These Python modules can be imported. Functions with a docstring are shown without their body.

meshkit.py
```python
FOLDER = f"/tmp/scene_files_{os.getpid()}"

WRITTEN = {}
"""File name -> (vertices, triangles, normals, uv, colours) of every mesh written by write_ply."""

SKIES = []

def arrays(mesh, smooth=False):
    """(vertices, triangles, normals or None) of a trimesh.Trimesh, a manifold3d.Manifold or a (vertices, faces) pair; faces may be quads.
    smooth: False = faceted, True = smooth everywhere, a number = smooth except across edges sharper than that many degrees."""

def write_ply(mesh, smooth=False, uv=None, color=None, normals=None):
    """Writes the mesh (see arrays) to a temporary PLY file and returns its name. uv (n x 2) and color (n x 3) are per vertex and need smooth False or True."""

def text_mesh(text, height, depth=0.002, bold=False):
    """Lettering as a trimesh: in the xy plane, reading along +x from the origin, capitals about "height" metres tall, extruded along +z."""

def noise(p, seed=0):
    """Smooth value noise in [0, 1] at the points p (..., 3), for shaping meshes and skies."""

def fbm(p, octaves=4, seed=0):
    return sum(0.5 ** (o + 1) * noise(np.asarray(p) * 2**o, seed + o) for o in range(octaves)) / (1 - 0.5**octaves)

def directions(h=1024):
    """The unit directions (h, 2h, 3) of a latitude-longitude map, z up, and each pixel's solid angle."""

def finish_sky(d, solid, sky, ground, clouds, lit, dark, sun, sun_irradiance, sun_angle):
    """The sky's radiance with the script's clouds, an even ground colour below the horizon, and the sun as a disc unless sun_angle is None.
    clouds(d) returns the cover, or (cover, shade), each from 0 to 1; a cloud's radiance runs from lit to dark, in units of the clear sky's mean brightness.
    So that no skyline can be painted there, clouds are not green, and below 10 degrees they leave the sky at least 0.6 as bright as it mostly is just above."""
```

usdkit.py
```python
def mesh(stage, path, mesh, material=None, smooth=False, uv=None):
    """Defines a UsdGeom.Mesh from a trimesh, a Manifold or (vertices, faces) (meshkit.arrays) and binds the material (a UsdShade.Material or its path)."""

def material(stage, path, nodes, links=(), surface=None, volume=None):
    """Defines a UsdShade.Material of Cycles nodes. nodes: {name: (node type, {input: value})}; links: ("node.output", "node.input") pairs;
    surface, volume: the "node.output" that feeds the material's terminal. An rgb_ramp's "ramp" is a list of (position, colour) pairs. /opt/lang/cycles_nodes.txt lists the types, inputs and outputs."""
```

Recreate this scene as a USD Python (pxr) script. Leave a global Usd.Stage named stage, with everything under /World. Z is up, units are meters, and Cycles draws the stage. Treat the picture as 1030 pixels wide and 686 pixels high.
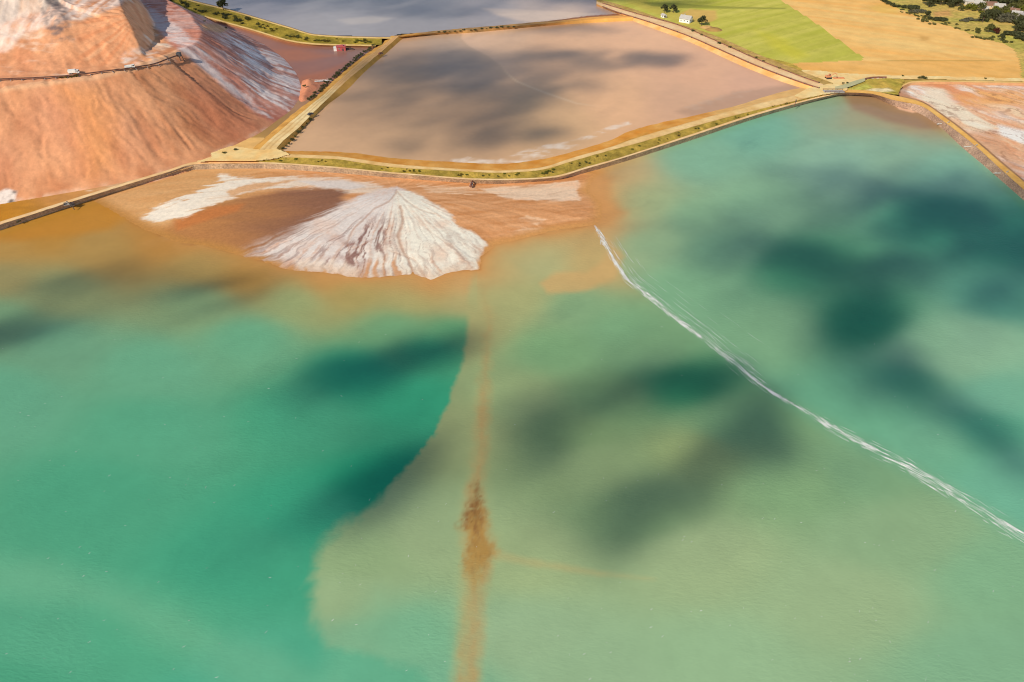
import math, random
import numpy as np, trimesh, usdkit
from meshkit import noise, fbm
from pxr import Usd, UsdGeom, UsdLux, UsdShade, Sdf, Gf, Vt
from scipy.spatial import cKDTree

stage = Usd.Stage.CreateInMemory()
UsdGeom.SetStageUpAxis(stage, 'Z')
UsdGeom.SetStageMetersPerUnit(stage, 1.0)
world = UsdGeom.Xform.Define(stage, '/World')
stage.SetDefaultPrim(world.GetPrim())
UsdGeom.Scope.Define(stage, '/World/Looks')
rng = random.Random(7)
nrg = np.random.default_rng(7)

# ------------------------------------------------------------------ camera, sky, sun, exposure
CAM_H, PITCH, FPX, PW, PH = 200.0, math.radians(40), 687.0, 1030.0, 686.0
cam = UsdGeom.Camera.Define(stage, '/World/camera')
cam.AddTranslateOp().Set((0, 0, CAM_H))
cam.AddRotateXOp().Set(90 - math.degrees(PITCH))
cam.CreateFocalLengthAttr(24.0)
cam.CreateHorizontalApertureAttr(24.0 * PW / FPX)
cam.CreateClippingRangeAttr((1.0, 20000.0))
EXPOSURE = -0.04
cam.CreateExposureAttr(EXPOSURE)

SUN_EL, SUN_AZ = math.radians(35), math.atan2(-0.64, -0.77)      # azimuth = atan2(x, y) of the direction to the sun
SUN = np.array([math.sin(SUN_AZ) * math.cos(SUN_EL), math.cos(SUN_AZ) * math.cos(SUN_EL), math.sin(SUN_EL)])
SKY_STRENGTH, SUN_I = 0.105, 1.1
sky_mat = usdkit.material(stage, '/World/Looks/sky', {
    'sky': ('sky_texture', {'sky_type': 'single_scattering', 'sun_disc': False, 'sun_elevation': SUN_EL, 'sun_rotation': SUN_AZ % (2 * math.pi), 'altitude': 200.0}),
    'tc': ('texture_coordinate', {}),
    'mp': ('mapping', {'scale': (1.0, 1.0, 2.6)}),
    'n': ('noise_texture', {'scale': 2.6, 'detail': 6.0, 'roughness': 0.58}),
    'r': ('rgb_ramp', {'ramp': [(0.0, (0, 0, 0)), (0.52, (0, 0, 0)), (0.70, (0.6, 0.6, 0.6)), (1.0, (0.8, 0.8, 0.8))]}),
    'mx': ('mix', {'mix_type': 'mix', 'color2': (1.9, 2.0, 2.2)}),
    'bg': ('background_shader', {'strength': SKY_STRENGTH}),
}, [('tc.generated', 'mp.vector'), ('mp.vector', 'n.vector'), ('n.fac', 'r.fac'), ('r.color', 'mx.fac'), ('sky.color', 'mx.color1'), ('mx.color', 'bg.color')], surface='bg.background')
dome = UsdLux.DomeLight.Define(stage, '/World/sky')
dome.GetPrim().SetCustomDataByKey('kind', 'structure')
UsdShade.MaterialBindingAPI.Apply(dome.GetPrim()).Bind(sky_mat)
sun = UsdLux.DistantLight.Define(stage, '/World/sun')
sun.CreateNormalizeAttr(True)
sun.CreateIntensityAttr(SUN_I)
sun.CreateAngleAttr(0.6)
sun.CreateColorAttr((1.0, 0.89, 0.72))
zx = SUN; xx = np.cross([0, 0, 1.0], zx); xx /= np.linalg.norm(xx); yx = np.cross(zx, xx)
sun.AddTransformOp().Set(Gf.Matrix4d(*[float(v) for r in (xx, yx, zx) for v in (*r, 0)], 0, 0, 0, 1))

# ------------------------------------------------------------------ helpers
CP, SP = math.cos(PITCH), math.sin(PITCH)


def at(px, py, z=0.0):
    """The place at height z that the photograph shows at (px, py)."""
    u, v = (np.asarray(px, float) - PW / 2) / FPX, (PH / 2 - np.asarray(py, float)) / FPX
    dy, dz = CP + v * SP, -SP + v * CP
    t = (np.asarray(z, float) - CAM_H) / dz
    return np.stack([u * t, dy * t, np.broadcast_to(np.asarray(z, float), np.shape(t))], -1)


def pxof(P):
    P = np.asarray(P, float)
    y, z = P[..., 1], P[..., 2] - CAM_H
    f = y * CP - z * SP
    f = np.where(f < 5, 5, f)
    return np.stack([PW / 2 + FPX * P[..., 0] / f, PH / 2 - FPX * (y * SP + z * CP) / f], -1)


def lin(c):
    c = np.asarray(c, float) / 255.0
    return np.where(c <= 0.04045, c / 12.92, ((c + 0.055) / 1.055) ** 2.4)


KILL = np.array([0.98, 0.985, 1.03])


def C(r, g, b):
    """Base colour of ground that shows as sRGB (r, g, b) in full sun."""
    return np.clip(lin((r, g, b)) / KILL, 0.004, 0.86)


used = {}


def path_of(name, parent=None):
    base = str(parent.GetPath()) if parent is not None else '/World'
    k = (base, name)
    n = used.get(k, 0)
    used[k] = n + 1
    return f'{base}/{name}' if n == 0 else f'{base}/{name}_{n:03d}'


def tag(prim, label=None, cat=None, group=None, kind=None):
    for k, v in (('label', label), ('category', cat), ('group', group), ('kind', kind)):
        if v:
            prim.SetCustomDataByKey(k, v)
    return prim


def thing(name, label, cat, loc=(0, 0, 0), rz=0.0, group=None, scale=1.0):
    x = UsdGeom.Xform.Define(stage, path_of(name))
    x.AddTranslateOp().Set(tuple(float(v) for v in loc))
    x.AddRotateZOp().Set(math.degrees(rz))
    if scale != 1.0:
        x.AddScaleOp().Set((float(scale),) * 3)
    return tag(x.GetPrim(), label, cat, group)


def obj(name, mesh, mat, parent=None, smooth=False):
    return usdkit.mesh(stage, path_of(name, parent), mesh, mat, smooth=smooth).GetPrim()


def cmesh(name, V, F, col, mat, parent=None, smooth=True, kind=None, label=None, cat=None, group=None):
    """A mesh with the surface's own colour as a vertex attribute."""
    m = usdkit.mesh(stage, path_of(name, parent), (V, F), mat, smooth=smooth)
    pv = UsdGeom.PrimvarsAPI(m).CreatePrimvar('tint', Sdf.ValueTypeNames.Color3fArray, 'vertex')
    pv.Set(Vt.Vec3fArray.FromNumpy(np.ascontiguousarray(col, np.float32)))
    return tag(m.GetPrim(), label, cat, group, kind)


def nz(P, s, seed=0, oct=4, sx=1.0, sy=1.0):
    """fbm noise of plan position, features about s metres, in -1..1."""
    q = np.stack([P[..., 0] / (s * sx), P[..., 1] / (s * sy), np.full(P.shape[:-1], 0.37 + seed)], -1)
    return (fbm(q, oct, seed) - 0.5) * 2.6


def sdf(Q, poly, ys=1.0):
    """Signed distance (inside positive) of points Q (n, 2) to a polygon; y stretched by ys."""
    Q = np.asarray(Q, float) * (1, ys)
    A = np.asarray(poly, float) * (1, ys)
    B = np.roll(A, -1, 0)
    best = np.full(len(Q), 1e18)
    inside = np.zeros(len(Q), bool)
    for a, b in zip(A, B):
        e = b - a
        w = Q - a
        t = np.clip((w @ e) / max(e @ e, 1e-12), 0, 1)
        d = w - t[:, None] * e
        best = np.minimum(best, (d * d).sum(1))
        c = (a[1] <= Q[:, 1]) != (b[1] <= Q[:, 1])
        xs = a[0] + (Q[:, 1] - a[1]) * e[0] / (e[1] if abs(e[1]) > 1e-12 else 1e-12)
        inside ^= c & (Q[:, 0] < xs)
    return np.where(inside, 1, -1) * np.sqrt(best)


def sst(x):
    x = np.clip(x, 0, 1)
    return x * x * (3 - 2 * x)


def mask(Q, poly, soft=6.0, ys=2.0, warp=None):
    d = sdf(Q, poly, ys)
    if warp is not None:
        d = d + warp
    return sst(0.5 + d / soft)


def shepard(Q, samples, ys=1.8, p=4.5):
    S = np.array([s[:2] for s in samples], float) * (1, ys)
    K = np.array([C(*s[2]) for s in samples])
    q = Q * (1, ys)
    num, den = np.zeros((len(Q), 3)), np.zeros(len(Q))
    for s, k in zip(S, K):
        w = 1.0 / (((q - s) ** 2).sum(1) + 700.0) ** (p / 2)
        num += w[:, None] * k
        den += w
    return num / den[:, None]


def over(base, colour, m):
    return base * (1 - m[:, None]) + np.asarray(colour) * m[:, None]


def grid_faces(nu, nv):
    i, j = np.meshgrid(np.arange(nu - 1), np.arange(nv - 1), indexing='ij')
    a = (i * nv + j).ravel()
    return np.stack([a, a + nv, a + nv + 1, a + 1], 1)


def tris(q):
    return np.vstack([q[:, [0, 1, 2]], q[:, [0, 2, 3]]])


def up(V, F):
    """Faces turned so that most of them look up."""
    n = np.cross(V[F[:, 1]] - V[F[:, 0]], V[F[:, 2]] - V[F[:, 0]])
    return F if n[:, 2].sum() > 0 else F[:, ::-1]


# ------------------------------------------------------------------ materials
def painted(name, rough=0.85, scale=0.35, amount=0.25, bump=0.3, bdist=0.4, spec=0.3, fine=2.0, ior=1.45):
    lo = 1 - amount
    return usdkit.material(stage, f'/World/Looks/{name}', {
        'a': ('attribute', {'attribute': 'tint'}),
        'g': ('geometry', {}),
        'n': ('noise_texture', {'scale': scale, 'detail': 6.0, 'roughness': 0.65}),
        'r': ('rgb_ramp', {'ramp': [(0.25, (lo, lo, lo)), (0.75, (1 + amount,) * 3)]}),
        'm': ('mix', {'mix_type': 'multiply', 'fac': 1.0}),
        'n2': ('noise_texture', {'scale': fine, 'detail': 4.0, 'roughness': 0.6}),
        'b': ('bump', {'strength': bump, 'distance': bdist}),
        'p': ('principled_bsdf', {'roughness': rough, 'specular_ior_level': spec, 'ior': ior}),
    }, [('g.position', 'n.vector'), ('g.position', 'n2.vector'), ('n.fac', 'r.fac'), ('a.color', 'm.color1'), ('r.color', 'm.color2'), ('m.color', 'p.base_color'),
        ('n2.fac', 'b.height'), ('b.normal', 'p.normal')], surface='p.BSDF')


def plain(name, col, rough=0.7, var=0.15, scale=0.8, metallic=0.0, spec=0.4):
    col = np.asarray(col, float)
    return usdkit.material(stage, f'/World/Looks/{name}', {
        'g': ('geometry', {}),
        'n': ('noise_texture', {'scale': scale, 'detail': 5.0, 'roughness': 0.6}),
        'r': ('rgb_ramp', {'ramp': [(0.25, col * (1 - var)), (0.75, np.clip(col * (1 + var), 0, 1))]}),
        'p': ('principled_bsdf', {'roughness': rough, 'metallic': metallic, 'specular_ior_level': spec}),
    }, [('g.position', 'n.vector'), ('n.fac', 'r.fac'), ('r.color', 'p.base_color')], surface='p.BSDF')


def water(name, rough=0.12, wave=0.55, strength=0.25, dist=0.12, spec=0.5):
    return usdkit.material(stage, f'/World/Looks/{name}', {
        'a': ('attribute', {'attribute': 'tint'}),
        'g': ('geometry', {}),
        'mp': ('mapping', {'rotation': (0, 0, 0.55), 'scale': (0.45, 1.0, 1.0)}),
        'n': ('noise_texture', {'scale': wave, 'detail': 4.0, 'roughness': 0.55, 'distortion': 0.3}),
        'n3': ('noise_texture', {'scale': 0.018, 'detail': 3.0, 'distortion': 0.8}),
        'r3': ('rgb_ramp', {'ramp': [(0.38, (0.12, 0.12, 0.12)), (0.62, (1, 1, 1))]}),
        'ml': ('math', {'math_type': 'multiply'}),
        'n2': ('noise_texture', {'scale': 0.09, 'detail': 5.0, 'roughness': 0.7}),
        'r': ('rgb_ramp', {'ramp': [(0.3, (0.955, 0.955, 0.955)), (0.7, (1.045, 1.045, 1.045))]}),
        'm': ('mix', {'mix_type': 'multiply', 'fac': 1.0}),
        'b': ('bump', {'strength': strength, 'distance': dist}),
        'p': ('principled_bsdf', {'roughness': rough, 'ior': 1.33, 'specular_ior_level': spec}),
    }, [('g.position', 'mp.vector'), ('mp.vector', 'n.vector'), ('g.position', 'n2.vector'), ('g.position', 'n3.vector'), ('n.fac', 'ml.value1'), ('n3.fac', 'r3.fac'), ('r3.color', 'ml.value2'), ('n2.fac', 'r.fac'),
        ('a.color', 'm.color1'), ('r.color', 'm.color2'), ('m.color', 'p.base_color'), ('ml.value', 'b.height'), ('b.normal', 'p.normal')], surface='p.BSDF')


M = dict(
    soil=painted('soil', 0.9, 0.12, 0.16, 0.35, 0.5),
    rock=painted('rock', 0.9, 0.9, 0.55, 0.9, 0.6, fine=1.2),
    road=painted('road', 0.95, 0.25, 0.14, 0.3, 0.3, spec=0.15),
    grass=painted('grass', 0.95, 0.22, 0.4, 0.8, 0.8, spec=0.1, fine=0.9),
    crop=painted('crop', 0.95, 0.06, 0.13, 0.5, 0.5, spec=0.1, fine=1.0),
    salt=painted('salt', 0.8, 0.5, 0.14, 0.4, 0.3),
    heap=painted('heap', 0.9, 0.3, 0.14, 0.3, 0.35, spec=0.2, fine=0.8),
    lake=water('lake_water', 0.22, 1.0, 0.34, 0.4, 0.2),
    pond=water('pond_water', 0.25, 0.3, 0.12, 0.1, 0.25),
    foam=plain('foam', (0.84, 0.86, 0.84), 0.8, 0.1, 1.5),
    pipe=plain('pipe_black', (0.05, 0.035, 0.03), 0.5, 0.3),
    rust=plain('rusty_steel', (0.22, 0.09, 0.06), 0.7, 0.35),
    steel=plain('grey_steel', (0.42, 0.42, 0.42), 0.45, 0.15, metallic=0.3),
    white=plain('white_paint', (0.78, 0.78, 0.76), 0.5, 0.06),
    orange=plain('orange_paint', (0.62, 0.27, 0.13), 0.5, 0.1),
    red=plain('red_paint', (0.48, 0.10, 0.10), 0.5, 0.15),
    yellow=plain('yellow_paint', (0.55, 0.38, 0.03), 0.5, 0.1),
    black=plain('black_rubber', (0.03, 0.03, 0.03), 0.8, 0.1),
    dark=plain('dark_metal', (0.07, 0.07, 0.075), 0.5, 0.2),
    glass=plain('window_glass', (0.03, 0.04, 0.05), 0.1, 0.1),
    plaster=plain('pale_plaster', (0.5, 0.47, 0.42), 0.85, 0.1),
    cream=plain('cream_plaster', (0.6, 0.48, 0.34), 0.85, 0.1),
    roofg=plain('grey_roof', (0.33, 0.32, 0.32), 0.8, 0.2),
    roofb=plain('brown_roof', (0.24, 0.13, 0.09), 0.8, 0.25),
    roofw=plain('pale_roof', (0.46, 0.44, 0.41), 0.7, 0.12),
    wood=plain('weathered_wood', (0.25, 0.17, 0.11), 0.85, 0.25),
    bark=plain('bark', (0.10, 0.07, 0.05), 0.95, 0.3),
    concrete=plain('concrete', (0.42, 0.40, 0.37), 0.85, 0.15),
    rubble=plain('rubble', (0.16, 0.13, 0.11), 0.9, 0.4),
)


def leafmat(name, col):
    col = np.asarray(col, float)
    return usdkit.material(stage, f'/World/Looks/{name}', {
        'g': ('geometry', {}),
        'r': ('rgb_ramp', {'ramp': [(0.0, col * 0.7), (0.5, col * 1.15), (1.0, np.clip(col * 1.9, 0, 0.6))]}),
        'p': ('principled_bsdf', {'roughness': 0.7, 'specular_ior_level': 0.2}),
        't': ('translucent_bsdf', {}),
        'm': ('mix_closure', {'fac': 0.4}),
    }, [('g.random_per_island', 'r.fac'), ('r.color', 'p.base_color'), ('r.color', 't.color'), ('p.BSDF', 'm.closure1'), ('t.BSDF', 'm.closure2')], surface='m.closure')


M['leaf_dark'] = leafmat('leaf_dark', (0.13, 0.14, 0.06))
M['leaf_mid'] = leafmat('leaf_mid', (0.21, 0.21, 0.065))
M['leaf_lime'] = leafmat('leaf_lime', (0.26, 0.27, 0.04))
M['leaf_grey'] = leafmat('leaf_grey', (0.24, 0.23, 0.15))
M['leaf_gold'] = leafmat('leaf_gold', (0.22, 0.17, 0.03))


# ------------------------------------------------------------------ ground, sheets, strips
def sheet(name, poly, z, step, mat, colour, grow=0.0, height=None, kind='structure', label=None, smooth=True, edge=0.0):
    """Ground that fills a traced outline: a grid of cells, each vertex with its own colour."""
    pts = np.array([p for p in poly], float)
    Wd = at(pts[:, 0], pts[:, 1], z)
    lo, hi = Wd[:, :2].min(0) - grow - step, Wd[:, :2].max(0) + grow + step
    xs, ys = np.arange(lo[0], hi[0] + step, step), np.arange(lo[1], hi[1] + step, step)
    X, Y = np.meshgrid(xs, ys, indexing='ij')
    V = np.stack([X.ravel(), Y.ravel(), np.full(X.size, z)], 1)
    d = sdf(V[:, :2], Wd[:, :2])
    if edge:
        d = d + nz(V, 18, 5) * edge
    q = grid_faces(len(xs), len(ys))
    keep = d[q].max(1) > -grow
    q = q[keep]
    ids, inv = np.unique(q, return_inverse=True)
    V, d, q = V[ids], d[ids], inv.reshape(q.shape)
    if height is not None:
        V[:, 2] = height(V, d)
    col = colour(pxof(V), V, d)
    F = tris(q)
    return cmesh(name, V, up(V, F), col, mat, kind=kind, label=label, smooth=smooth)


def line(pts, t, along=0):
    p = np.array(sorted(pts, key=lambda v: v[along]), float)
    o = 1 - along
    # smooth through the traced points
    from scipy.interpolate import PchipInterpolator
    f = PchipInterpolator(p[:, along], p[:, o])
    t2 = np.clip(t, p[0, along], p[-1, along])
    y = f(t2) + np.where(t < p[0, along], (t - p[0, along]) * (p[1, o] - p[0, o]) / (p[1, along] - p[0, along]), 0) \
        + np.where(t > p[-1, along], (t - p[-1, along]) * (p[-1, o] - p[-2, o]) / (p[-1, along] - p[-2, along]), 0)
    return np.stack([t, y] if along == 0 else [y, t], -1)


def strip(name, A, zA, B, zB, t0, t1, mat, colour, along=0, step=2.0, nv=5, rough=0.0, jit=0.4, crown=0.0, label=None, kind='structure', seed=1, skirt=0.0):
    """A long band of a dyke between two traced lines at their own heights."""
    n = max(8, int(abs(t1 - t0) / step))
    t = np.linspace(t0, t1, n)
    a, b = line(A, t, along), line(B, t, along)
    Pa, Pb = at(a[:, 0], a[:, 1], zA), at(b[:, 0], b[:, 1], zB)
    s = np.linspace(0, 1, nv)
    V = Pa[:, None] * (1 - s)[None, :, None] + Pb[:, None] * s[None, :, None]
    side = (Pb - Pa) / (np.linalg.norm(Pb - Pa, axis=1, keepdims=True) + 1e-9)
    wob = nz(V.reshape(-1, 3), 9, seed, 3).reshape(n, nv)
    V[..., 2] += rough * nz(V.reshape(-1, 3), 3.0, seed + 3, 3).reshape(n, nv) + crown * np.sin(np.pi * s)[None]
    V[..., :2] += (wob * jit)[..., None] * side[:, None, :2]
    V = V.reshape(-1, 3)
    S = np.tile(s, n)
    col = colour(pxof(V), V, S) if callable(colour) else np.tile(colour, (len(V), 1))
    F = tris(grid_faces(n, nv))
    return cmesh(name, V, up(V, F), col, mat, kind=kind, label=label)


def mixn(c1, c2, s=12, seed=0, sx=1, sy=1, k=0.5):
    def f(Q, V, S):
        m = sst(0.5 + k * nz(V, s, seed, 4, sx, sy))
        return c1 * (1 - m[:, None]) + c2 * m[:, None]
    return f


# base land: one huge sheet behind everything, and the lake bed
def big_sheet(name, y0, z, colour):
    xs = np.concatenate([np.linspace(-9000, -1500, 8), np.linspace(-1400, 1400, 57), np.linspace(1500, 9000, 8)])
    ys = np.concatenate([np.linspace(y0, 1600, 60), np.linspace(1800, 15000, 12)])
    X, Y = np.meshgrid(xs, ys, indexing='ij')
    V = np.stack([X.ravel(), Y.ravel(), np.full(X.size, z)], 1)
    F = tris(grid_faces(len(xs), len(ys)))
    m = sst(0.5 + 0.6 * nz(V, 220, 3))
    col = np.outer(1 - m, C(205, 165, 95)) + np.outer(m, C(150, 150, 75))
    cmesh(name, V, up(V, F), col, M['soil'], kind='structure', label='dry earth plain around the salt ponds')


Z_POND = 2.5
big_sheet('ground', 640, 1.2, None)

# --------------------------------- lake
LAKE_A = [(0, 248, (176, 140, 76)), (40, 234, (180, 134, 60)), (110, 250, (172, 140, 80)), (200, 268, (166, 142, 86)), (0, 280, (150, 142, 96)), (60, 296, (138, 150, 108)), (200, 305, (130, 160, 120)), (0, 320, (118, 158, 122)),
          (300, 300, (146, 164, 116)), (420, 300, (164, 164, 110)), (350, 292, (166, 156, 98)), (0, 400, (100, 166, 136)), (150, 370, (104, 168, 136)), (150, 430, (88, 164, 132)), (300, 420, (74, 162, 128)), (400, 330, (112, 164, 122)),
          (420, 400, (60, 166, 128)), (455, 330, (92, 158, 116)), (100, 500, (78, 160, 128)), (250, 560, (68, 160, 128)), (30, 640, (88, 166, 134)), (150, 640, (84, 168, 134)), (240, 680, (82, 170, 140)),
          (0, 690, (78, 160, 128)), (390, 490, (36, 148, 114)), (250, 340, (104, 168, 134)), (360, 375, (48, 154, 122)), (430, 352, (56, 150, 116)), (320, 520, (60, 158, 126)), (60, 345, (108, 160, 130)),  # darker greens at the cloud shade paint part of it into the water
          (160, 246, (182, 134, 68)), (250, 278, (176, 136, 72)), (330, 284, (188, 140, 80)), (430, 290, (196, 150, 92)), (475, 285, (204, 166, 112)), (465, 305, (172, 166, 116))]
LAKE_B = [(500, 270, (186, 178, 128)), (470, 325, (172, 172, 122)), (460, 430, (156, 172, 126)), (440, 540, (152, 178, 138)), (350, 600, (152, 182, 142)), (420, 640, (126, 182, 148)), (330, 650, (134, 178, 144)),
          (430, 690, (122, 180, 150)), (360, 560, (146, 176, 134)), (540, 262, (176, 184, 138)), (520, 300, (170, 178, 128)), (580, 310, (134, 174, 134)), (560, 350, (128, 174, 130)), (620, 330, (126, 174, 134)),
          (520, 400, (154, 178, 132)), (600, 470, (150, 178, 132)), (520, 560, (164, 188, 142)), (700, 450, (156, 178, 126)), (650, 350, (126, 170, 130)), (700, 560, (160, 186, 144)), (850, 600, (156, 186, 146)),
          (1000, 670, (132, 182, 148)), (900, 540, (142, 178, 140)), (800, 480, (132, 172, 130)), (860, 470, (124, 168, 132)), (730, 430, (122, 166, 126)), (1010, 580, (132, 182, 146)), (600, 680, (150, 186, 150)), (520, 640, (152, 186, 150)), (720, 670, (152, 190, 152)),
          (740, 420, (118, 164, 126)), (690, 388, (56, 140, 104)), (610, 400, (122, 160, 118)), (640, 515, (132, 166, 124)), (575, 430, (130, 162, 118)), (600, 265, (196, 176, 122))]  # deep green samples here strengthen the cloud shade through colour
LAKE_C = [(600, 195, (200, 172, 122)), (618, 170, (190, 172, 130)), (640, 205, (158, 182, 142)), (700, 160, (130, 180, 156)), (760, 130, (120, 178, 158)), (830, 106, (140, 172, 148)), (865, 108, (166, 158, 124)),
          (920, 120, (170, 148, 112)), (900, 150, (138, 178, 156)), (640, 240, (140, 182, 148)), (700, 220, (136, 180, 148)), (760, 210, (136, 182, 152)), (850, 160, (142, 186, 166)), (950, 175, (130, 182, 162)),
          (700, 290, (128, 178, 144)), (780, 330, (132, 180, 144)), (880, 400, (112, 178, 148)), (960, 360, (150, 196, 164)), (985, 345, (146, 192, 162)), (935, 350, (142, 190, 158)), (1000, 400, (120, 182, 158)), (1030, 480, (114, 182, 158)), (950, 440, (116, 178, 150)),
          (1030, 240, (62, 142, 122)), (945, 214, (64, 144, 122)), (800, 266, (76, 152, 120)), (870, 325, (56, 144, 112)), (910, 385, (84, 158, 132)), (985, 430, (84, 164, 140)), (1010, 300, (92, 160, 142)), (730, 250, (126, 176, 146)), (612, 232, (196, 170, 124))]  # dark teal samples under the SHADE patches: shade tone put into the colour
EM_EDGE = [(-3000, -400), (470, 100), (476, 270), (470, 300), (471, 318), (469, 345), (462, 375), (452, 402), (440, 430), (425, 455), (405, 482), (378, 505), (345, 528), (322, 556), (312, 590), (314, 625), (330, 650), (380, 664), (415, 678), (430, 700), (430, 1400), (-3000, 1400)]
FOAM = [(598, 226), (606, 240), (617, 262), (632, 282), (650, 297), (670, 313), (700, 335), (735, 362), (770, 390), (800, 408), (830, 426), (860, 443), (900, 463), (935, 482), (970, 503), (1000, 522), (1030, 540), (1090, 577), (1200, 640)]
RIDGE = [(487, 285), (485, 350), (480, 400), (476, 450), (473, 482), (467, 508), (464, 530), (467, 560), (463, 600), (460, 640), (457, 700), (480, 700), (484, 640), (488, 600), (489, 575), (499, 556), (491, 525), (489, 500), (487, 480), (490, 450), (491, 400), (492, 350), (493, 285)]
NODE = [(479, 486), (476, 500), (470, 512), (466, 522), (463, 530), (470, 536), (471, 550), (466, 566), (469, 580), (477, 596), (483, 580), (488, 566), (500, 556), (492, 546), (488, 532), (488, 515), (484, 500)]
SHORE = [(60, 190), (100, 205), (130, 222), (150, 232), (168, 240), (185, 245), (205, 247), (243, 257), (270, 264), (283, 269), (310, 273), (338, 276), (365, 279), (395, 277), (416, 275), (433, 282), (456, 273), (482, 271),
         (484, 258), (497, 246), (515, 243), (535, 237), (560, 232), (578, 229), (597, 226), (604, 222), (606, 205), (592, 192), (600, 175), (560, 165), (300, 150), (120, 160)]


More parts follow.
